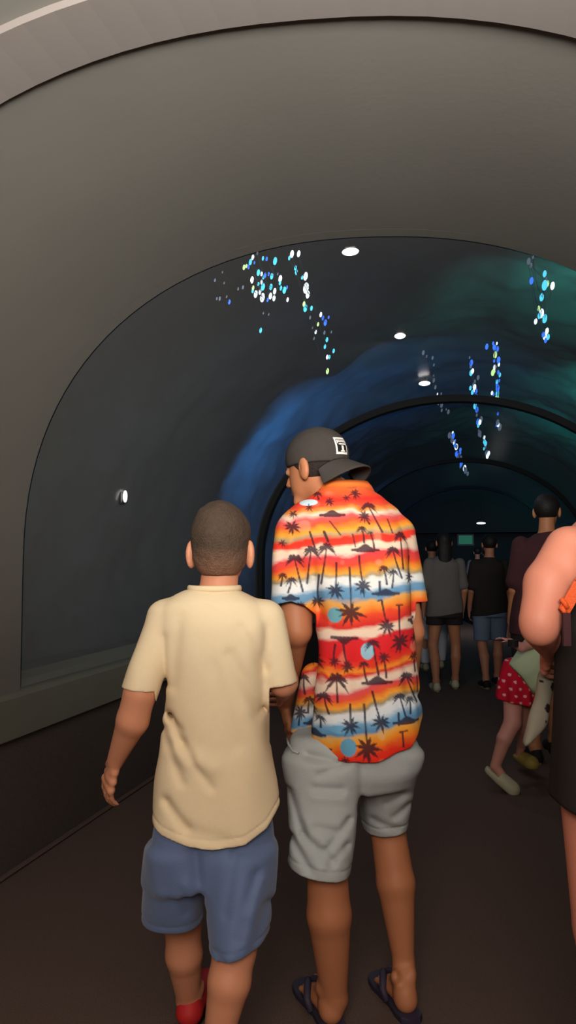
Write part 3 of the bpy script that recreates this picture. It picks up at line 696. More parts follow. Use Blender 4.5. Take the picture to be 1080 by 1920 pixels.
# visor: curved plate at the back of the head
nv_, nu_ = 12, 20; Vv = []; 
for lay in (0, 1):
    for jv in range(nv_+1):
        for iu in range(nu_+1):
            a = -1.0 + 2.0*iu/nu_; t = jv/nv_
            x0 = .088*math.sin(a*1.25); y0 = -.020 - .100*math.cos(a*1.05) 
            wd = math.cos(a*PI/2*.96)**.55
            yy = y0 - .072*t*wd; xx = x0*(1.06+.08*t)
            zz = .012 - .040*t - .030*(a*a) * (1+t*.3) - .003*lay*1.6
            Vv.append(gh(xx, yy, zz))
k = (nv_+1)*(nu_+1); Fq = []
for jv in range(nv_):
    for iu in range(nu_):
        a = jv*(nu_+1)+iu; q = (a, a+1, a+nu_+2, a+nu_+1); Fq.append(q[::-1]); Fq.append(tuple(k+i for i in q))
bd = [iu for iu in range(nu_+1)] + [jv*(nu_+1)+nu_ for jv in range(1, nv_+1)] + [nv_*(nu_+1)+iu for iu in range(nu_-1, -1, -1)] + [jv*(nu_+1) for jv in range(nv_-1, 0, -1)]
for a, b in zip(bd, bd[1:]+bd[:1]): Fq.append((a, b, b+k, a+k))
link_mesh('visor', Vv, Fq, M['cap'], CAPE)
# patch on the cap front panel
def on_cap(a, z, off):
    zz = (z-.040)/.096; rr = math.sqrt(max(0, 1-zz*zz))
    return gh((.090+off)*rr*math.sin(a), -.016 - (.108+off)*rr*math.cos(a), z)
def cap_quad(mb, a0, a1, z0, z1, off, mi, n=4):
    V = [on_cap(a0+(a1-a0)*i/n, z0+(z1-z0)*q/n, off) for q in range(n+1) for i in range(n+1)]
    mb.add(V, [(q*(n+1)+i, q*(n+1)+i+1, (q+1)*(n+1)+i+1, (q+1)*(n+1)+i) for q in range(n) for i in range(n)], mi)
mb = MB(); c0 = -.20
cap_quad(mb, c0-.26, c0+.26, .022, .078, .0025, 0); cap_quad(mb, c0-.20, c0+.20, .029, .072, .0035, 1)
for (a0, a1, z0, z1) in ((-.17, .17, .0605, .069), (-.19, -.15, .056, .069), (-.13, .15, .052, .0575), (-.04, .05, .032, .049), (-.09, .10, .0295, .0335)): cap_quad(mb, c0+a0, c0+a1, z0, z1, .0045, 0)
for i in range(5): cap_quad(mb, c0-.14+.06*i, c0-.115+.06*i, .0625, .067, .0052, 1)
for i in range(4): cap_quad(mb, c0-.10+.06*i, c0-.085+.06*i, .053, .0565, .0052, 1)
o = mb.build('patch', M['white'], CAPE, mats=[M['blackp']]); o['label'] = 'white bordered patch with small black and white lettering'

# shirt
Y0 = 2.37; h_ = 0.0032
Fs = Field(j(495, 900, 2.1)*[1, 1, 0] + [0, 0, j(0, 1425, 2.37)[2]], (j(815, 900, 2.4)[0], 2.64-O[1], j(600, 900, 2.48)[2]), h_)
rows = [(903, 618, 675, 2.475, .05), (912, 606, 690, 2.47, .062), (930, 585, 712, 2.465, .085), (955, 548, 745, 2.45, .10), (985, 528, 768, 2.44, .118), (1030, 532, 778, 2.41, .128), (1090, 560, 781, 2.39, .130), (1150, 590, 779, 2.38, .128), (1210, 592, 777, 2.37, .125), (1260, 586, 778, 2.37, .126), (1320, 578, 784, 2.37, .132), (1370, 576, 789, 2.37, .138), (1425, 578, 788, 2.37, .14)]
Fs.rings([ringrow(y, a, b, yy, ry, O) for y, a, b, yy, ry in rows], .02, n=2.25)
Fs.cone(j(556, 1000, 2.42), j(553, 1150, 2.36), .058, .066, .035, ((0, 1, 0), .95))
Fs.cone(j(747, 1004, 2.44), j(768, 1135, 2.46), .062, .062, .03)
Fs.cone(j(590, 1270, 2.47), j(566, 1372, 2.47), .045, .038, .03)
X, Y, Z = Fs.all()
fo = noise3(X*1.0, Y, Z*.35, 9., 21)*.004 + noise3(X + Z*.5, Y, Z*.8, 15., 22)*.0022
z1300 = j(0, 1300, Y0)[2]; x1 = j(775, 1300, Y0)[0]
fo = fo + noise3(X*1.6, Y, Z*.5 + X*.6, 22., 23)*.0016
fo = fo + .006*np.exp(-(((Z-z1300) + .5*(X-x1))/.018)**2)*np.clip((X-x1+.12)*8, 0, 1)
za = j(0, 1130, Y0)[2]; xa = j(597, 1130, Y0)[0]
fo = fo + .010*np.exp(-((X-xa+.02*np.sin((Z-za)*9))/.012)**2)*np.clip((Z-za+.06)*12, 0, 1)*np.clip((j(0, 990, Y0)[2]-Z)*9, 0, 1)*np.exp(-((Z-za)/.13)**2)
Fs.f += fo.astype(np.float32)
# hem line: lower at the left, rising to the right side vent
hx = [j(x, 1400, Y0)[0] for x in (560, 590, 670, 720, 760, 792, 820)]; hz = [j(600, y, Y0)[2] for y in (1392, 1402, 1410, 1402, 1386, 1345, 1338)]
hem = np.interp(X[:, 0, 0], hx, hz)[:, None, None] + .004*np.sin(X*60)
isleeveL = X < xa + .0; 
zsl = np.interp(X[:, 0, 0], [j(x, 1100, Y0)[0] for x in (512, 545, 570, 598)], [j(0, y, 2.3)[2] for y in (1136, 1128, 1136, 1160)])[:, None, None]
dcut = hem - Z
tors = np.interp(Z[0, 0, :], [j(0, 1425, Y0)[2], j(0, 1370, Y0)[2], j(0, 1260, Y0)[2], j(0, 1165, Y0)[2]], [j(x, 1300, Y0)[0] for x in (574, 572, 584, 592)])[None, None, :]
Fs.cut(np.where((X < tors) & (Z > j(0, 1232, Y0)[2]), zsl - Z, np.where(X < tors, j(0, 1384, 2.44)[2] - .3*(X-tors) - Z, dcut)), .003)
zsr = j(0, 1128, 2.45)[2]; xr_ = j(784, 1100, Y0)[0]
Fs.cut(np.where((X > xr_) & (Z > z1300), zsr - Z, dcut), .003)
Fs.shell(.009)
V, Q = Fs.mesh()
U = 540 + (V[:, 0] + O[0])/Y0*F; zc = V[:, 2]
rowpx = np.interp(-zc, [-j(0, 900, Y0)[2], -j(0, 1430, Y0)[2]], [900, 1430])
SHIRT = link_mesh('shirt', V, Q, M['shirt'], E, shirt_colors(U.astype(np.float64), rowpx.astype(np.float64)))
# turned-down collar
nk = 26; Vc = []; Fq = []
cc_ = j(646, 918, 2.478)
for lay in (0, 1):
    for a in range(nk+1):
        th = math.radians(-40 + 260*a/nk) + PI      # open at the front
        for (rr, dz) in ((.070, .018), (.074, .026), (.088, .010), (.100, -.014)):
            rr2 = rr - .004*lay
            Vc.append((cc_[0] + rr2*1.0*math.cos(th), cc_[1] + rr2*.86*math.sin(th), cc_[2] + dz - .003*lay - .03*0))
k = (nk+1)*4
for a in range(nk):
    for b in range(3):
        q = (a*4+b, a*4+b+1, (a+1)*4+b+1, (a+1)*4+b); Fq += [q, tuple(k+i for i in q[::-1])]
    for b in (0, 3): Fq.append((a*4+b, (a+1)*4+b, k+(a+1)*4+b, k+a*4+b))
Vc = np.array(Vc); U = 540 + (Vc[:, 0] + O[0])/Y0*F; rowpx = np.interp(-Vc[:, 2], [-j(0, 900, Y0)[2], -j(0, 1430, Y0)[2]], [900, 1430])
link_mesh('collar', Vc, Fq, M['shirt'], SHIRT, shirt_colors(U, rowpx))

# shorts
Fp = Field(j(505, 1360, 2.05)*[1, 1, 0] + [0, 0, j(0, 1680, 2.2)[2]], (j(815, 900, 2.4)[0], 2.72-O[1], j(600, 1370, 2.38)[2]), .004)
Fp.rings([ringrow(y, a, b, yy, ry, O) for y, a, b, yy, ry in ((1374, 548, 784, 2.38, .115), (1400, 538, 786, 2.38, .125), (1440, 534, 784, 2.38, .13), (1475, 545, 765, 2.39, .115))], .03, 2.5)
Fp.rings([ringrow(y, a, b, yy, ry, O) for y, a, b, yy, ry in ((1410, 532, 690, 2.36, .12), (1470, 533, 676, 2.34, .115), (1540, 538, 668, 2.30, .105), (1600, 542, 660, 2.275, .10), (1675, 543, 655, 2.26, .10))], .02, 2.4)
Fp.rings([ringrow(y, a, b, yy, ry, O) for y, a, b, yy, ry in ((1400, 650, 788, 2.40, .12), (1450, 664, 776, 2.44, .115), (1500, 678, 768, 2.48, .105), (1545, 684, 760, 2.51, .10), (1600, 684, 760, 2.52, .10))], .02, 2.4)
X, Y, Z = Fp.all()
fo = noise3(X*.7, Y, Z*1.1, 12., 31)*.003 + noise3(X*.5, Y, Z, 6., 32)*.003
def crease(px0, py0, px1, py1, Yd, wd, amp, rr=.05):
    a, b = j(px0, py0, Yd), j(px1, py1, Yd); dx, dz = b[0]-a[0], b[2]-a[2]; L2 = dx*dx+dz*dz
    t = np.clip(((X-a[0])*dx + (Z-a[2])*dz)/L2, 0, 1)
    d2 = (X-a[0]-t*dx)**2 + (Z-a[2]-t*dz)**2
    return amp*.75*np.exp(-d2/(wd*1.25)**2)
for c in ((545, 1500, 570, 1570), (570, 1570, 622, 1612), (655, 1545, 612, 1590), (580, 1430, 640, 1440), (592, 1485, 640, 1488), (590, 1555, 625, 1560), (548, 1580, 580, 1625), (650, 1440, 600, 1460), (650, 1590, 620, 1612)):
    fo = fo + crease(*c, 2.2, .010, .011)
for c in ((572, 1540, 610, 1580), (590, 1500, 645, 1502), (640, 1600, 600, 1620)): fo = fo - crease(*c, 2.2, .012, .007)
for c in ((720, 1490, 745, 1475), (735, 1520, 760, 1500), (700, 1530, 740, 1545)): fo = fo + crease(*c, 2.45, .012, .008)
fo = fo + crease(672, 1405, 674, 1500, 2.35, .010, .010)
Fp.f += fo.astype(np.float32)
mid = j(672, 1500, 2.35)[0]
hz = np.where(X < mid, j(0, 1648, 2.19)[2] + (X-j(600, 1640, 2.2)[0])*(-.16), j(0, 1568, 2.42)[2] + (X-j(730, 1560, 2.42)[0])*.10)
Fp.cut(hz - Z, .003)
hd = Z - hz - .028; Fp.f += (.0022*np.exp(-(hd/.003)**2)).astype(np.float32)
Fp.cut(np.where(Z < hz + .05, -Fp.f - .012, -1), .002)
V, Q = Fp.mesh(); SH = link_mesh('shorts', V, Q, M['grey_cloth'], E)
# pocket opening on the left hip, piping line
m = MB(); pts = [j(538, 1384, 2.37), j(541, 1396, 2.33), j(549, 1408, 2.295), j(560, 1412, 2.28)]; m.tube(pts, .0035, 6); m.build('pocket_edge', M['grey_cloth'], SH, smooth=True)

# flip-flops
def flipflop(heel, toe, parent, up=0.0, nm='flip_flop', strap=True):
    heel = np.array(heel, float); toe = np.array(toe, float); d = unit((toe-heel)*[1, 1, 0]); sd = np.array([d[1], -d[0], 0]); L = np.linalg.norm((toe-heel)[:2])
    prof = [(-.03, .0), (-.028, .02), (-.012, .034), (.03, .038), (.09, .034), (.15, .040), (.20, .046), (.24, .042), (.265, .028), (.274, .0)]
    pts = [(t, w_) for t, w_ in prof] + [(t, -w_) for t, w_ in prof[-2:0:-1]]
    s_ = L/.235
    def layer(z, g=1.0): return [(*(heel[:2] + d[:2]*t*s_ + sd[:2]*w_*g), z + up) for t, w_ in pts]
    mbs = MB(); n = len(pts); V = layer(.002, .96) + layer(.018) + layer(.022, .93)
    Fq = [(a*n+i, a*n+(i+1) % n, (a+1)*n+(i+1) % n, (a+1)*n+i) for a in (0, 1) for i in range(n)] + [tuple(range(n-1, -1, -1)), tuple(2*n+i for i in range(n))]
    mbs.add(V, Fq); o = mbs.build(nm, M['sandal'], parent); 
    if strap:
        ms = MB(); tp = np.array([*(heel[:2] + d[:2]*.185*s_ + sd[:2]*(-.010)), .022+up])
        if True:
            ms.tube([tp, tp + [0, 0, .03]], .005, 8)
            for q in (-1, 1):
                e = np.array([*(heel[:2] + d[:2]*.085*s_ + sd[:2]*q*.040), .02+up]); mid_ = (tp+[0, 0, .034])*.5 + e*.5 + np.array([0, 0, .040]) + sd*q*.006
                a_ = tp + [0, 0, .034]
                ms.tube([a_, a_*.6+mid_*.4+[0, 0, .006], mid_, mid_*.45+e*.55+sd*q*.008, e], [.006, .009, .011, .011, .009], 8)
        ms.build('strap', M['sandal'], o, smooth=True)
    return o
flipflop(heelL, toeL, E); flipflop(heelR, toeR, E)
# ---------------------------------------------------------------- boy in the cream t-shirt
O = at(400, 1700, 2.15); O = (O[0], O[1])
E = person('boy with cropped dark hair in cream t-shirt and slate blue shorts, seen from behind', O)
j = lambda px, py, Y: sub(at(px, py, Y), O)
hc = j(415, 1030, 2.13); Rh = frame((.06, 1, .02)); hs = 0.98
Fd = Field((j(160, 900, 2.1)[0], -.32, -.01), (j(610, 900, 2.1)[0], .42, j(415, 925, 2.13)[2]), .005)
neck = j(408, 1125, 2.12)
head(Fd, hc, Rh, hs, neck, 0.050, -.014, 1.22)
Fd.cone(neck, j(405, 1160, 2.12), .052, .07, .03)
Fd.rings([ringrow(y, a, b, 2.11, ry, O) for y, a, b, ry in ((1130, 350, 450, .05), (1160, 315, 490, .065), (1220, 325, 478, .07), (1350, 335, 468, .065), (1480, 325, 478, .07), (1600, 320, 480, .08))], .04)
SL, SR = j(307, 1165, 2.11), j(497, 1165, 2.11)
EL, WL = j(262, 1300, 2.06), j(217, 1425, 2.13)
Fd.cone(SL, EL, .046, .040, .03); Fd.cone(EL, j(249, 1350, 2.07), .043, .042, .02); Fd.cone(j(249, 1350, 2.07), WL, .042, .0235, .02)
hand(Fd, WL, unit(j(199, 1482, 2.16) - WL), (.85, .5, 0), (.2, 1, .1), .98, .4, .03)
ER, WR = j(531, 1278, 2.12), j(530, 1300, 2.34)
Fd.cone(SR, ER, .045, .040, .03); Fd.cone(ER, WR, .038, .024, .02)
hand(Fd, WR, unit((-.1, .8, -.25)), (-1, 0, .1), (0, .2, 1), .80, .8)
KL, AL = j(343, 1735, 2.27), j(354, 1875, 2.34)
heelL = sub((at(350, 1925, 2.3)[0], 2.30, .045), O); toeL = sub((at(392, 1845, 2.51)[0], 2.51, .045), O)
Fd.cone(j(338, 1590, 2.14), KL, .062, .052, .03); Fd.cone(KL, j(345, 1790, 2.28), .05, .052, .02); Fd.cone(j(345, 1790, 2.28), AL, .052, .034, .02)
foot(Fd, heelL, toeL, .9, AL, .034)
KR, AR = j(440, 1780, 2.02), j(402, 1950, 1.98)
gR = at(400, 1985, 1.97); heelR = sub((gR[0], 1.955, .045), O); toeR = sub((gR[0]+.03, 2.165, .04), O)
AR = heelR + np.array([.004, .045, .09])
Fd.cone(j(450, 1600, 2.10), KR, .062, .055, .03); Fd.cone(KR, j(430, 1840, 2.0), .054, .053, .02); Fd.cone(j(430, 1840, 2.0), AR, .053, .034, .02)
foot(Fd, heelR, toeR, .9, AR, .034)
V, Q = Fd.mesh(); col = uniform(V, (206, 138, 104)); head_color(V, col, hc, Rh, hs)
link_mesh('body', V, Q, M['skin'], E, col)
# hair
Fh = Field(hc - .15, hc + .16, .0035)
gh = lambda x, y, z: hc + Rh @ (np.array([x, y, z])*hs)
Fh.ell(gh(0, -0.014, 0.036), np.array([.083, .103, .100])*hs, .02, Rh)
Fh.ell(gh(0, -0.030, -0.028), np.array([.068, .070, .060])*hs, .03, Rh)
X, Y, Z = Fh.all(); px_, py_, pz_ = [(X-hc[0])*Rh[0][i] + (Y-hc[1])*Rh[1][i] + (Z-hc[2])*Rh[2][i] for i in range(3)]
Fh.f += (noise3(X, Y, Z, 60., 41)*.0012 + noise3(X, Y, Z, 25., 42)*.0016*np.clip(pz_*12, 0, 1)).astype(np.float32)
front = np.maximum(py_ - .062 - .25*np.clip(pz_-.05, 0, 1), np.where(py_ > -.02, .012*0 - pz_ + (py_+.02)*.7 - .01, -1))
Fh.cut(np.maximum(front, -.070 - pz_), .006)
for q in (-1, 1): Fh.ell(gh(q*0.084, -0.006, -0.006), np.array([.016, .026, .036])*hs, .004, Rh, sub=True)
V, Q = Fh.mesh(); Pz = ((V-hc) @ Rh)[:, 2]
a = np.clip((.01 - Pz)/.085, 0, 1)[:, None]
link_mesh('hair', V, Q, M['hair'], E, (lin((74, 58, 46))*(1-a*.55) + lin((160, 110, 84))*a*.55))
# t-shirt
Fs = Field((j(205, 900, 2.1)[0], -.22, j(0, 1615, 2.0)[2]), (j(585, 900, 2.1)[0], .22, j(0, 1080, 2.11)[2]), .0038)
rows = [(1103, 348, 446, 2.12, .055), (1109, 340, 455, 2.12, .066), (1118, 322, 472, 2.12, .082), (1135, 296, 505, 2.12, .092), (1170, 292, 515, 2.115, .10), (1230, 296, 508, 2.11, .104), (1300, 301, 503, 2.11, .106), (1380, 297, 506, 2.11, .110), (1450, 289, 516, 2.11, .118), (1520, 283, 524, 2.11, .124), (1615, 276, 530, 2.11, .13)]
Fs.rings([ringrow(y, a, b, yy, ry, O) for y, a, b, yy, ry in rows], .02, 2.35)
Fs.cone(j(308, 1160, 2.115), j(261, 1305, 2.06), .050, .050, .03); Fs.cone(j(498, 1160, 2.115), j(527, 1305, 2.10), .050, .047, .03)
X, Y, Z = Fs.all()
fo = noise3(X, Y, Z*.35, 9., 51)*.0036 + noise3(X+Z*.4, Y, Z*.4, 17., 52)*.0022
for c in ((312, 1352, 340, 1400, .011, .010), (340, 1400, 355, 1418, .012, .010), (360, 1430, 395, 1475, .010, .008), (300, 1380, 340, 1470, .012, .007), (310, 1510, 350, 1555, .012, .010), (350, 1555, 420, 1575, .016, .006), (430, 1230, 485, 1340, .014, .009), (450, 1180, 495, 1260, .012, .007), (400, 1250, 440, 1400, .018, .006), (335, 1160, 320, 1290, .014, .006), (370, 1128, 400, 1148, .008, .005), (315, 1356, 335, 1372, .008, .005)):
    fo = fo + crease(c[0], c[1], c[2], c[3], 2.0, c[4], c[5])
for c in ((310, 1390, 370, 1420, .016, .006), (320, 1420, 400, 1440, .018, .008), (470, 1190, 470, 1330, .02, .004), (300, 1200, 303, 1290, .010, -.003), (500, 1180, 499, 1290, .010, -.003)):
    fo = fo - crease(c[0], c[1], c[2], c[3], 2.0, c[4], c[5])
fo = fo*np.clip((j(0, 1118, 2.1)[2] - Z)*14, 0, 1)
Fs.f += fo.astype(np.float32)
xs = [j(x, 1500, 2.0)[0] for x in (270, 300, 350, 400, 460, 500, 535)]; zs = [j(400, y, 2.0)[2] for y in (1556, 1572, 1586, 1592, 1584, 1560, 1515)]
hem = np.interp(X[:, 0, 0], xs, zs)[:, None, None] - .25*np.clip(Y, 0, 1)*0
leftE = np.interp(Z[0, 0, :], [j(0, 1480, 2.1)[2], j(0, 1180, 2.1)[2]], [j(282, 1300, 2.1)[0], j(300, 1300, 2.1)[0]])[None, None, :]
z_sl = j(0, 1296, 2.02)[2]; inz = Z > j(0, 1400, 2.1)[2]
xl0, xr0 = j(297, 1300, 2.1)[0], j(506, 1300, 2.1)[0]
cutl = np.where((X < xl0) & inz, z_sl + (X-j(262, 1300, 2.1)[0])*(-.10) - Z, -1.0)
cutr = np.where((X > xr0) & inz, z_sl + .004 + (X-j(527, 1300, 2.1)[0])*.15 - Z, -1.0)
Fs.cut(hem - Z, .003); Fs.cut(cutl, .002); Fs.cut(cutr, .002)
Fs.f += (.0018*np.exp(-((Z-hem-.022)/.0025)**2)).astype(np.float32)
# crew neck opening
nk = j(402, 1106, 2.12); Fs.ell((nk[0], nk[1]+.005, nk[2]+.030), (.070, .067, .04), .004, sub=True)
Fs.shell(.009)
V, Q = Fs.mesh(); TS = link_mesh('t_shirt', V, Q, M['cream'], E)
m = MB(); n = 36; m.tube([(nk[0] + .069*math.cos(2*PI*i/n), nk[1]+.005 + .066*math.sin(2*PI*i/n), nk[2] + .005 - .014*max(0, math.sin(2*PI*i/n))) for i in range(n+1)], .006, 8, flat=(1, 1.4))
m.build('neckband', M['cream'], TS, smooth=True)
# shorts
Fp = Field((j(245, 900, 2.1)[0], -.28, j(0, 1840, 1.95)[2]), (j(545, 900, 2.1)[0], .30, j(0, 1480, 2.1)[2]), .004)
Fp.rings([ringrow(y, a, b, yy, ry, O) for y, a, b, yy, ry in ((1490, 296, 508, 2.11, .10), (1540, 290, 512, 2.11, .108), (1600, 280, 512, 2.11, .115), (1660, 276, 510, 2.11, .11))], .03, 2.4)
Fp.rings([ringrow(y, a, b, yy, ry, O) for y, a, b, yy, ry in ((1580, 276, 400, 2.12, .11), (1650, 273, 385, 2.15, .105), (1710, 271, 380, 2.18, .10), (1790, 268, 378, 2.20, .10))], .02, 2.4)
Fp.rings([ringrow(y, a, b, yy, ry, O) for y, a, b, yy, ry in ((1580, 370, 514, 2.10, .11), (1650, 372, 510, 2.07, .105), (1730, 382, 502, 2.04, .10), (1800, 392, 486, 2.02, .095), (1840, 396, 478, 2.02, .095))], .02, 2.4)
X, Y, Z = Fp.all()
fo = noise3(X, Y, Z*.35, 11., 61)*.0045 + noise3(X, Y, Z*.6, 20., 62)*.0015
for c in ((365, 1600, 372, 1690, .012, .014), (440, 1600, 425, 1700, .012, .008), (480, 1640, 450, 1740, .012, .010), (495, 1700, 470, 1780, .012, .009), (345, 1690, 375, 1720, .010, .008), (320, 1700, 340, 1735, .012, .006), (410, 1770, 440, 1790, .008, .005)): fo = fo + crease(c[0], c[1], c[2], c[3], 2.0, c[4], c[5])
for c in ((470, 1700, 430, 1780, .016, .008), (490, 1650, 465, 1700, .012, .006), (350, 1660, 368, 1670, .014, .008)): fo = fo - crease(c[0], c[1], c[2], c[3], 2.0, c[4], c[5])
Fp.f += fo.astype(np.float32)
mid = j(383, 1700, 2.1)[0]
hz = np.where(X < mid, j(0, 1746, 2.1)[2] - .04*(X-j(320, 1740, 2.1)[0]), j(0, 1800, 1.94)[2] + .20*(X-j(440, 1800, 2.0)[0]))
Fp.cut(hz - Z, .003); Fp.f += (.002*np.exp(-((Z-hz-.02)/.003)**2)).astype(np.float32)
Fp.cut(np.where(Z < j(0, 1680, 2.1)[2], -Fp.f - .011, -1), .002)
V, Q = Fp.mesh(); link_mesh('shorts', V, Q, M['denim'], E)
# red slip-on shoes
def shoe(heel, toe, parent, m, s=1.0, nm='shoe', sole='blackp', top=.055, zoff=0.0):
    heel = np.array(heel, float); toe = np.array(toe, float); d = unit(toe-heel); sd = unit(np.cross(d, (0, 0, 1))); L = np.linalg.norm(toe-heel)
    lo = np.minimum(heel, toe) - .09; hi = np.maximum(heel, toe) + .12; Fx = Field(lo, hi, .005)
    Fx.cone(heel + d*.02 + [0, 0, -.005], heel + d*.03 + [0, 0, .03*s], .040*s, .036*s, .02)
    Fx.cone(heel + d*.03, heel + d*L*.9, .038*s, .040*s, .03, ((0, 0, 1), .8)); Fx.cone(heel + d*L*.6 - sd*.012, heel + d*L*.85 + sd*.012, .038*s, .034*s, .03, ((0, 0, 1), .8))
    Fx.cone(heel + d*.07 + [0, 0, .03*s], heel + d*L*.7, .034*s, .03*s, .03)
    X, Y, Z = Fx.all(); Fx.cut(Z - heel[2] - top*s - .1*((X-heel[0])*-d[0] + (Y-heel[1])*-d[1]), .004); Fx.cut(heel[2] - .036*s - Z, .006)
    V, Q = Fx.mesh(); o = link_mesh(nm, V, Q, m, parent)
    mb = MB(); n = 20; P = []
    for i in range(n):
        a = 2*PI*i/n; t = .5 - .5*math.cos(a); wv = .040*s*math.sqrt(max(0, 1-(2*t-1)**4))*(1 if math.sin(a) >= 0 else -1)*(.85+.2*t)
        P.append(heel + d*((t*1.13)*L - .02) + sd*wv)
    V = [(*p[:2], heel[2]-.042*s) for p in P] + [(*p[:2], heel[2]-.022*s) for p in P]
    mb.add(V, [(i, (i+1) % n, n+(i+1) % n, n+i) for i in range(n)] + [tuple(range(n-1, -1, -1)), tuple(n+i for i in range(n))]); mb.build('sole', M[sole], o)
    return o
shoe(heelL, toeL, E, M['red_shoe'], .92); shoe(heelR, toeR, E, M['red_shoe'], .92)
# ---------------------------------------------------------------- woman at the right edge
O = at(1150, 1700, 1.85); O = (O[0], O[1])
E = person('woman in sleeveless dark outfit with bare arm and orange strap, cut by the right edge', O)
j = lambda px, py, Y: sub(at(px, py, Y), O)
hc = j(1150, 868, 1.86); Rh = frame((.1, 1, -.1)); hs = .95
Fd = Field((j(945, 900, 1.8)[0], -.40, -.01), (j(1345, 900, 1.9)[0], .52, j(0, 780, 1.86)[2]+.03), .005)
neck = j(1150, 960, 1.84)
head(Fd, hc, Rh, hs, neck, .05)
Fd.rings([ringrow(y, a, b, 1.83, ry, O) for y, a, b, ry in ((965, 1095, 1205, .055), (1000, 1062, 1240, .08), (1060, 1058, 1245, .10), (1130, 1062, 1240, .10), (1200, 1060, 1240, .10), (1300, 1066, 1240, .10), (1400, 1062, 1240, .10))], .04)
SL, EL = j(1066, 1030, 1.80), j(1012, 1176, 1.74)
Fd.cone(SL, j(1028, 1095, 1.77), .054, .052, .03); Fd.cone(j(1028, 1095, 1.77), j(1013, 1160, 1.74), .052, .046, .03); Fd.ell(j(1064, 1068, 1.77), (.030, .04, .05), .02)
WL = j(1034, 1222, 1.98)
Fd.cone(EL, WL, .043, .026, .02)
hand(Fd, WL, unit((0.02, .9, -.5)), (1, 0, -.2), (0, .3, 1), .9, .9)
SR, ER, WR = j(1245, 1020, 1.83), j(1285, 1200, 1.82), j(1280, 1290, 2.03)
Fd.cone(SR, ER, .052, .044, .03); Fd.cone(ER, WR, .042, .026, .02); hand(Fd, WR, (-.1, .5, -.8), (-1, 0, 0), (0, 1, .2), .9, .5)
# legs
KL, AL = j(1122, 1740, 1.80), sub((at(1140, 1900, 1.75)[0], 1.72, .10), O)
Fd.cone(j(1110, 1420, 1.84), KL, .080, .056, .03); Fd.cone(KL, (KL+AL)/2 + [0, -.01, .06], .052, .056, .02); Fd.cone((KL+AL)/2 + [0, -.01, .06], AL, .056, .034, .02)
hL = AL + [0, -.04, -.055]; tL = hL + [.01, .225, -.005]; foot(Fd, hL, tL, .95, AL, .034)
KR, AR = j(1210, 1720, 1.98), sub((at(1205, 1900, 1.95)[0], 1.95, .10), O)
Fd.cone(j(1200, 1420, 1.86), KR, .09, .056, .03); Fd.cone(KR, (KR+AR)/2 + [0, -.01, .06], .052, .056, .02); Fd.cone((KR+AR)/2 + [0, -.01, .06], AR, .056, .034, .02)
hR = AR + [0, -.04, -.055]; tR = hR + [.02, .225, -.005]; foot(Fd, hR, tR, .95, AR, .034)
V, Q = Fd.mesh(); col = uniform(V, (196, 122, 98)); head_color(V, col, hc, Rh, hs)
link_mesh('body', V, Q, M['skin'], E, col)
Fh = Field(hc - .22, hc + .16, .005); gh = lambda x, y, z: hc + Rh @ (np.array([x, y, z])*hs)
Fh.ell(gh(0, -.02, .035), np.array([.086, .10, .095])*hs, .02, Rh); Fh.ell(gh(0, -.07, -.04), np.array([.07, .05, .10])*hs, .03, Rh)
X, Y, Z = Fh.all(); Fh.cut((Y-hc[1]) - .06, .005); V, Q = Fh.mesh(); link_mesh('hair', V, Q, M['hair'], E, uniform(V, (70, 48, 36)))
# dress
Fs = Field((j(1005, 900, 1.8)[0], -.22, j(0, 1600, 1.75)[2]), (j(1310, 900, 1.8)[0], .24, j(0, 955, 1.84)[2]), .005)
Fs.rings([ringrow(y, a, b, yy, ry, O) for y, a, b, yy, ry in ((975, 1078, 1222, 1.84, .07), (1010, 1075, 1226, 1.83, .095), (1060, 1066, 1236, 1.83, .115), (1100, 1052, 1250, 1.83, .118), (1170, 1046, 1254, 1.83, .115), (1250, 1049, 1266, 1.83, .13), (1330, 1045, 1276, 1.83, .14), (1420, 1037, 1278, 1.83, .145), (1500, 1032, 1272, 1.83, .15), (1590, 1038, 1262, 1.83, .145))], .02, 2.3)
X, Y, Z = Fs.all(); Fs.f += (noise3(X, Y, Z*.4, 9., 71)*.003).astype(np.float32)
for (x, q) in ((1040, 1), (1262, -1)): Fs.ell(j(x, 1035, 1.80), (.052, .12, .085), .01, sub=True)
Fs.ell(j(1150, 945, 1.84), (.07, .08, .08), .01, sub=True)
xx = [j(x, 1500, 1.7)[0] for x in (1020, 1034, 1055, 1085, 1150, 1270)]; zz = [j(1050, y, 1.7)[2] for y in (1494, 1501, 1522, 1540, 1552, 1508)]
Fs.cut(np.interp(X[:, 0, 0], xx, zz)[:, None, None] - Z, .004); Fs.shell(.012)
V, Q = Fs.mesh(); link_mesh('dress', V, Q, M['black_cloth'], E)
for q, hh, tt in ((0, hL, tL), (1, hR, tR)):
    shoe(hh, tt, E, M['black_cloth'], .95, 'shoe')
# orange-strapped shoulder bag worn by her
Bg = thing('shoulder_bag', 'dark bag on an orange webbing strap against the dark dressed woman at the right edge', 'bag', W((O[0]+j(1130, 1200, 1.7)[0], 1.64, 0)), YAW)
ob = (O[0]+j(1130, 1200, 1.7)[0], 1.64)
jb = lambda px, py, Y: sub(at(px, py, Y), ob)
def ribbon(P, w_, t_, m, parent, nm):
    mb = MB()
    for a, b in zip(P[:-1], P[1:]):
        a, b = np.array(a), np.array(b); d = unit(b-a); s_ = unit(np.cross(d, (0, 1, 0)))*w_/2; n_ = unit(np.cross(d, s_))*t_/2
        V = [a-s_-n_, a+s_-n_, a+s_+n_, a-s_+n_, b-s_-n_, b+s_-n_, b+s_+n_, b-s_+n_]
        mb.add(V, [(0,1,2,3), (4,7,6,5), (0,4,5,1), (1,5,6,2), (2,6,7,3), (3,7,4,0)])
    return mb.build(nm, m, parent)
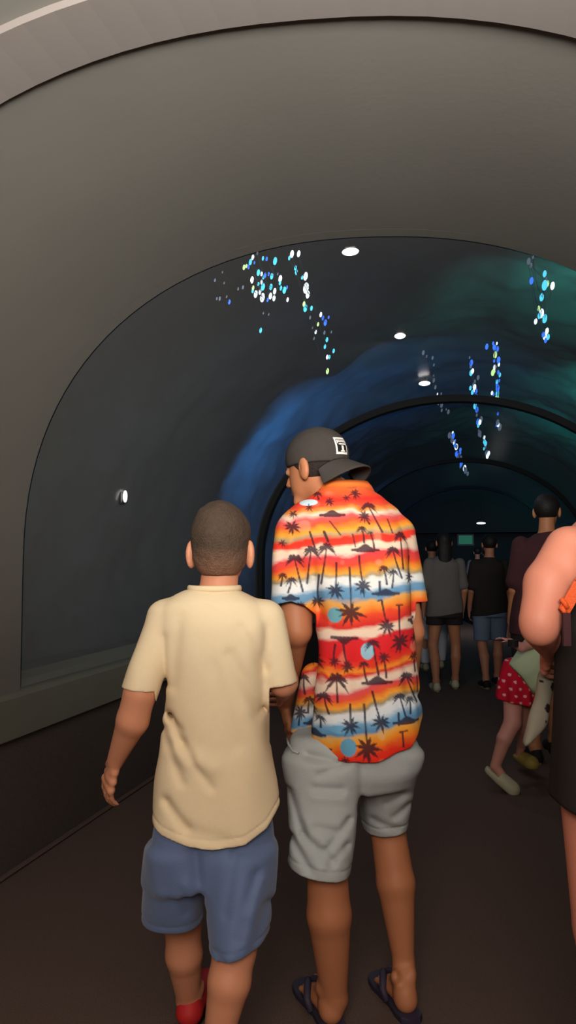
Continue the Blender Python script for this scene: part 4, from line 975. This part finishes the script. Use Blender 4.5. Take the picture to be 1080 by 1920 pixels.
ribbon([jb(1057, 1146, 1.695), jb(1063, 1136, 1.69), jb(1086, 1094, 1.69), jb(1130, 1040, 1.70), jb(1178, 1000, 1.735), jb(1205, 975, 1.80)], .026, .003, M['orange'], Bg, 'strap')
m = MB(); m.tube([jb(1052, 1122, 1.688), jb(1058, 1130, 1.686), jb(1064, 1140, 1.686)], .0055, 8); m.tube([jb(1052, 1138, 1.688), jb(1057, 1145, 1.686), jb(1060, 1150, 1.686)], .0055, 8); m.build('buckle', M['orange'], Bg, smooth=True)
m = MB(); c = jb(1062, 1180, 1.675); m.box(c, (.016, .010, .07)); m.build('flap', M['maroon'], Bg)
m = MB(); V = []; 
Fb = Field(jb(1075, 1300, 1.66) - [.05, .06, .02], jb(1170, 1150, 1.66) + [.05, .06, .05], .006); Fb.rings([(jb(0, 1290, 1.66)[2], jb(1125, 0, 1.66)[0], 1.665-ob[1], .065, .03), (jb(0, 1160, 1.66)[2], jb(1125, 0, 1.66)[0], 1.665-ob[1], .06, .022)], .01, 3)
V, Q = Fb.mesh(); link_mesh('pouch', V, Q, M['black_cloth'], Bg)

# spotted cloth held by her
Bo = at(1020, 1300, 2.10); t = thing('spotted_cloth', 'off-white cloth with black spots hanging beside the child in the red skirt', 'cloth', W((Bo[0], Bo[1], 0)), YAW)
jb = lambda px, py, Y: sub(at(px, py, Y), Bo[:2])
Fb = Field((jb(960, 1300, 2.1)[0], -.1, jb(0, 1425, 2.1)[2]), (jb(1060, 1300, 2.1)[0], .1, jb(0, 1230, 2.1)[2]), .003)
ry = .022
Fb.rings([ringrow(y, a, b, 2.1, r_, Bo) for y, a, b, r_ in ((1244, 1030, 1040, .012), (1256, 1014, 1042, .018), (1280, 1006, 1039, .024), (1310, 1003, 1034, .024), (1335, 996, 1028, .026), (1360, 990, 1021, .026), (1380, 984, 1008, .022), (1395, 979, 992, .016), (1404, 979, 986, .010))], .01, 2.2)
X, Y, Z = Fb.all(); Fb.f += (noise3(X, Y, Z*.4, 30., 81)*.003).astype(np.float32)
V, Q = Fb.mesh(); col = uniform(V, (140, 132, 114)); U = 540+(V[:, 0]+Bo[0])/2.1*F; rp = np.interp(-V[:, 2], [-jb(0, 1230, 2.1)[2], -jb(0, 1425, 2.1)[2]], [1230, 1425])
for (x, y, rx, ry_) in ((1030, 1286, 8, 10), (1015, 1325, 5.5, 8), (1007, 1276, 3, 3), (1000, 1385, 4, 3), (1022, 1360, 3, 3), (1010, 1350, 2, 3), (985, 1330, 4, 4)):
    col[((U-x)/rx)**2 + ((rp-y)/ry_)**2 < 1] = lin((30, 26, 24))
link_mesh('fabric', V, Q, M['spotted'], t, col)
m = MB(); m.ball(jb(1038, 1247, 2.09), (.016, .012, .010), 10, 7); m.build('knot', M['white'], t, smooth=True)

# ---------------------------------------------------------------- child in the red skirt
O = at(960, 1400, 4.15); O = (at(960, 1400, 4.68)[0], 4.68)
E = person('small child in red dotted skirt, mint top and cream clogs, leaning forward beside the woman', O)
j = lambda px, py, Y: sub(at(px, py, Y+.38), O)
Fd = Field((j(870, 1300, 4.3)[0], -.35, -.01), (j(1150, 1300, 4.3)[0], .60, j(0, 1060, 4.3)[2]), .006)
hipL, hipR = j(962, 1300, 4.3), j(985, 1300, 4.32)
zf = .05
hl = sub((at(925, 1450, 4.25)[0], 4.22, .14), O); tl = sub((at(955, 1478, 4.1)[0], 4.10, .05), O)
hl = j(921, 1446, 4.22); tl = j(958, 1478, 4.18)
Fd.cone(hipL, j(961, 1355, 4.22), .060, .050, .02); Fd.cone(j(961, 1355, 4.22), j(946, 1385, 4.2), .050, .045, .02); Fd.cone(j(946, 1385, 4.2), j(929, 1436, 4.22), .043, .030, .02)
Fd.cone(j(929, 1436, 4.22), tl, .028, .024, .02)
hr = j(973, 1418, 4.66); tr = hr + [.035, -.13, -.01]
Fd.cone(hipR, j(983, 1365, 4.48), .055, .040, .02); Fd.cone(j(983, 1365, 4.48), j(977, 1400, 4.62), .038, .026, .02); Fd.cone(j(977, 1400, 4.62), hr + [0, 0, -.01], .026, .024, .02)
Fd.rings([ringrow(y, a, b, 4.68, .075, O) for y, a, b in ((1310, 948, 998), (1270, 950, 1002), (1220, 980, 1035), (1180, 1005, 1060))], .03)
hc = j(1062, 1120, 4.3); Rh = frame((.9, -.4, -.3)); head(Fd, hc, Rh, .84, j(1040, 1180, 4.3), .045)
Fd.cone(j(1018, 1200, 4.2), j(978, 1214, 4.12), .032, .026, .02); Fd.cone(j(978, 1214, 4.12), j(956, 1203, 4.1), .026, .020, .02); hand(Fd, j(956, 1203, 4.1), (-.9, 0, .4), (0, 0, -1), (0, -1, .2), .55, .5)
Fd.cone(j(1050, 1195, 4.4), j(1060, 1260, 4.42), .032, .026, .02); Fd.cone(j(1060, 1260, 4.42), j(1075, 1300, 4.3), .026, .02, .02); hand(Fd, j(1075, 1300, 4.3), (.4, -.2, -.8), (-1, 0, 0), (0, -1, 0), .55, .5)
V, Q = Fd.mesh(); col = uniform(V, (196, 134, 118)); head_color(V, col, hc, Rh, .84); link_mesh('body', V, Q, M['skin'], E, col)
Fh = Field(hc-.13, hc+.14, .005); Fh.ell(hc + Rh @ np.array([0, -.016, .03])*.84, np.array([.082, .10, .092])*.84, .02, Rh)
X, Y, Z = Fh.all(); d_ = (X-hc[0])*Rh[0][1] + (Y-hc[1])*Rh[1][1] + (Z-hc[2])*Rh[2][1]; Fh.cut(d_ - .045, .005); V, Q = Fh.mesh(); link_mesh('hair', V, Q, M['hair'], E, uniform(V, (50, 36, 28)))
Fs = Field((j(915, 1300, 4.3)[0], -.2, j(0, 1345, 4.3)[2]), (j(1030, 1300, 4.3)[0], .2, j(0, 1220, 4.3)[2]), .005)
Fs.rings([ringrow(y, a, b, 4.68, r_, O) for y, a, b, r_ in ((1338, 930, 1004, .115), (1310, 932, 1004, .115), (1280, 935, 1002, .11), (1255, 940, 1000, .10), (1235, 948, 1000, .085))], .01, 2.2)
X, Y, Z = Fs.all(); th = np.arctan2(Y, X-j(967, 0, 4.3)[0]); Fs.f += (.008*np.sin(th*11)*np.clip((j(0, 1245, 4.3)[2]-Z)*6, 0, 1)).astype(np.float32)
Fs.cut(j(0, 1316, 4.2)[2] - .18*(X-j(935, 1300, 4.3)[0]) - Z, .003); V, Q = Fs.mesh()
col = uniform(V, (196, 16, 44)); U = 540+(V[:, 0]+O[0])/4.58*F; rp = np.interp(-V[:, 2], [-j(0, 1230, 4.2)[2], -j(0, 1340, 4.2)[2]], [1230, 1340])
for a in range(-1, 8):
    for b in range(8):
        x = 936 + a*17 + (b % 2)*8; y = 1240 + b*13
        col[(U-x)**2 + (rp-y)**2 < 7.0] = lin((226, 170, 170))
link_mesh('skirt', V, Q, M['red_dot'], E, col)
# mint top, leaning from the waist up to the right
Fs = Field((j(930, 1300, 4.2)[0], -.25, j(0, 1315, 4.2)[2]), (j(1110, 1300, 4.2)[0], .22, j(0, 1150, 4.2)[2]), .006)
Fs.cone(j(985, 1258, 4.24), j(1035, 1185, 4.28), .105, .10, .02)
Fs.cone(j(1000, 1275, 4.22), j(1030, 1225, 4.26), .085, .09, .03)
X, Y, Z = Fs.all(); a = j(952, 1237, 4.15); b = j(1003, 1302, 4.15); n_ = unit(np.array([-(b[2]-a[2]), 0, b[0]-a[0]])); 
if n_[0] > 0: n_ = -n_
Fs.cut((X-a[0])*n_[0] + (Z-a[2])*n_[2], .004)
a = j(952, 1237, 4.15); b = j(985, 1209, 4.15); n_ = unit(np.array([-(b[2]-a[2]), 0, b[0]-a[0]])); n_ = n_ if n_[2] > 0 else -n_
Fs.cut((X-a[0])*n_[0] + (Z-a[2])*n_[2], .004)
a = j(1003, 1300, 4.15); b = j(1030, 1245, 4.15); n_ = unit(np.array([-(b[2]-a[2]), 0, b[0]-a[0]])); n_ = n_ if n_[0] > 0 else -n_
Fs.f += (noise3(X, Y, Z, 14., 91)*.004).astype(np.float32); V, Q = Fs.mesh(); link_mesh('top', V, Q, M['mint'], E)
m = MB(); m.tube([j(962, 1200, 4.06), j(962, 1212, 4.06)], .03, 12); 
o = m.build('wristband', M['blackp'], E); o['label'] = 'black wristband'
def clog(hp, tp, m, s_):
    hp, tp = np.array(hp), np.array(tp); d = unit(tp-hp); Fx = Field(np.minimum(hp, tp)-.09, np.maximum(hp, tp)+.09, .005); L = np.linalg.norm(tp-hp)
    Fx.cone(hp, tp, .036*s_, .042*s_, .02); Fx.cone(hp + d*L*.5, tp + d*.01, .042*s_, .043*s_, .02)
    up = unit(np.array([0, 0, 1]) - d*d[2]); X, Y, Z = Fx.all(); h0 = (X-hp[0])*up[0] + (Y-hp[1])*up[1] + (Z-hp[2])*up[2]; tt = (X-hp[0])*d[0] + (Y-hp[1])*d[1] + (Z-hp[2])*d[2]
    Fx.cut(-.026*s_ - h0, .006); Fx.cut(np.where(tt < L*.35, h0 - .008*s_, -1), .006)
    V, Q = Fx.mesh(); return link_mesh('clog', V, Q, m, E)
clog(hl, tl, M['croc'], 1.05)['label'] = 'cream clog'; clog(hr, tr, M['yellow_shoe'], 1.05)['label'] = 'yellowish clog'

# ---------------------------------------------------------------- people further on
def figure(label, px, ph, pf, Y, cloth, legs, skin, hair, turn=0.0, hair_len=.0, arm=.0, h_=.008, head_at=None, lean=0.0, sleeve=.35, legx=0.10, skirt=False, step=.14):
    """standing or walking adult seen from behind; px = pixel column, ph/pf = rows of head top and feet"""
    top = at(px, ph, Y)[2]; s = top/1.70; base = at(px, pf, Y); O = (base[0], Y)
    E = person(label, O)
    z = lambda f: top*f
    hc = np.array([lean*.9, lean, z(.93)]); Rh = frame((math.sin(turn), math.cos(turn), -.1)); hs = s*.97
    Fd = Field((-.42*s-abs(lean), -.38*s, -.01), (.42*s+abs(lean), .42*s+lean, top+.03), h_)
    nk = np.array([lean*.75, lean*.75, z(.845)])
    head(Fd, hc, Rh, hs, nk, .05)
    sw = .19*s
    L = lambda f: lean*max(0, (f-.5))*2
    Fd.rings([(z(f), L(f), L(f), wx*s, wy*s) for f, wx, wy in ((.50, .15, .10), (.58, .14, .10), (.66, .13, .09), (.74, .15, .10), (.80, .155, .085), (.84, .08, .06))], .04)
    hands = []
    for q in (-1, 1):
        S = np.array([q*.165*s + L(.8), L(.8), z(.80)]); El = S + np.array([q*.05*s, -.02*s + arm*.05, -.29*s]); Wr = El + np.array([0, .10*s+arm, -.22*s])
        Fd.cone(S, El, .045*s, .038*s, .03); Fd.cone(El, Wr, .036*s, .024*s, .02); hand(Fd, Wr, (0, .3, -1), (-q, 0, 0), (0, 1, 0), .95*s, .5); hands.append((S, El))
        Kn = np.array([q*legx*s, q*step*.3*s+.03, z(.28)]); An = np.array([q*legx*s*.95, q*step*s-.03, .10]); hp = np.array([q*legx*s*.9, q*step*s - .07, .042])
        Fd.cone((q*.085*s, 0, z(.50)), Kn, .078*s, .054*s, .03); Fd.cone(Kn, (Kn+An)/2+[0, -.015, .05], .052*s, .055*s, .02); Fd.cone((Kn+An)/2+[0, -.015, .05], An, .055*s, .034*s, .02)
        foot(Fd, hp, hp + np.array([q*.02, .22*s, -.006]), s, An, .033*s)
    V, Q = Fd.mesh(); col = uniform(V, skin); head_color(V, col, hc, Rh, hs); link_mesh('body', V, Q, M['skin'], E, col)
    Fh = Field(hc - [.16, .2, .14+hair_len], hc + [.16, .2, .16], .006 if Y < 6 else .008)
    Fh.ell(hc + Rh @ (np.array([0, -.018, .035])*hs), np.array([.086, .102, .094])*hs, .02, Rh)
    if hair_len: Fh.cone(hc + Rh @ (np.array([0, -.06, 0])*hs), hc + Rh @ (np.array([0, -.08, 0])*hs) - [0, 0, hair_len-.06], .078*hs, .075*hs, .03, ((0, 1, 0), .6))
    X, Y_, Z = Fh.all(); d_ = (X-hc[0])*Rh[0][1] + (Y_-hc[1])*Rh[1][1]; Fh.cut(d_ - .055, .005)
    if not hair_len: Fh.cut(hc[2] - .045 - Z, .005)
    V, Q = Fh.mesh(); link_mesh('hair', V, Q, M['hair_dark'], E)
    Ft = Field((-.40*s-abs(lean), -.30*s, z(.42)), (.40*s+abs(lean), .34*s+lean, z(.90)), h_)
    Ft.rings([(z(f), L(f), L(f), wx*s, wy*s) for f, wx, wy in ((.455, .205, .15), (.52, .20, .145), (.62, .185, .13), (.74, .18, .125), (.80, .17, .11), (.835, .10, .08), (.85, .065, .06))], .03)
    for S, El in hands: Ft.cone(S, S + (El-S)*(sleeve+.45), .060*s, .068*s, .03)
    X, Y_, Z = Ft.all(); Ft.f += (noise3(X, Y_, Z*.5, 9., 95)*.006).astype(np.float32); Ft.cut(z(.475) + .02*np.sin(X*9) - Z, .005); V, Q = Ft.mesh(); link_mesh('shirt', V, Q, cloth, E)
    Fp = Field((-.34*s, -.38*s, z(.05)), (.34*s, .38*s, z(.56)), h_)
    zl = legs[1]
    Fp.rings([(z(f), 0, 0, wx*s, wy*s) for f, wx, wy in ((.545, .16, .12), (.50, .18, .13), (.455, .185, .135))], .03)
    for q in (-1, 1):
        Kn = np.array([q*legx*s, q*step*.3*s+.03, z(.28)]); An = np.array([q*legx*s*.95, q*step*s-.03, .10])
        Fp.cone((q*.09*s, 0, z(.48)), Kn, .105*s, .088*s, .03); Fp.cone(Kn, An, .086*s, .06*s, .03)
    X, Y_, Z = Fp.all(); Fp.cut(z(zl) - Z, .005); V, Q = Fp.mesh(); link_mesh(legs[2], V, Q, legs[0], E)
    for q in (-1, 1):
        hp = np.array([q*legx*s*.9, q*step*s - .07, .042]); shoe(hp, hp + np.array([q*.02, .22*s, -.006]), E, M[legs[3]], s, 'shoe', 'sandal_tan')
    return E
# man in the maroon shirt leaning past the woman
figure('man in dark maroon t-shirt bending forward, beyond the bare arm of the woman', 1020, 925, 1428, 5.35, M['maroon'], (M['black_cloth'], .30, 'shorts', 'blackp'), (170, 110, 74), 0, turn=.5, lean=.10, h_=.006, step=.10)
# woman with long dark hair
figure('woman with long dark hair in grey top and short black shorts, walking away mid-tunnel', 835, 998, 1283, 8.1, M['grey_far'], (M['black_cloth'], .41, 'shorts', 'croc'), (176, 116, 84), 0, hair_len=.42, step=.10, legx=.13)
figure('person in dark top and faded blue shorts, behind the maroon shirted man', 921, 1002, 1280, 8.3, M['black_cloth'], (M['dusk_blue'], .30, 'shorts', 'blackp'), (176, 116, 90), 0, step=.12, h_=.010)
figure('person in pale trousers walking ahead of the long haired woman, mostly hidden by her', 812, 1012, 1256, 9.6, M['black_cloth'], (M['pale'], .06, 'trousers', 'croc'), (170, 116, 90), 0, step=.12, h_=.010, legx=.13)
figure('distant person in dark top and light blue jeans, farthest along the tunnel centre', 897, 1026, 1170, 16.0, M['grey_far'], (M['dusk_blue'], .06, 'jeans', 'blackp'), (176, 120, 94), 0, step=.12, h_=.012)
figure('distant person in dark red top, far along the tunnel, right of the jeans wearer', 914, 1030, 1166, 17.0, M['maroon'], (M['black_cloth'], .06, 'trousers', 'blackp'), (176, 120, 94), 0, step=.10, h_=.012)
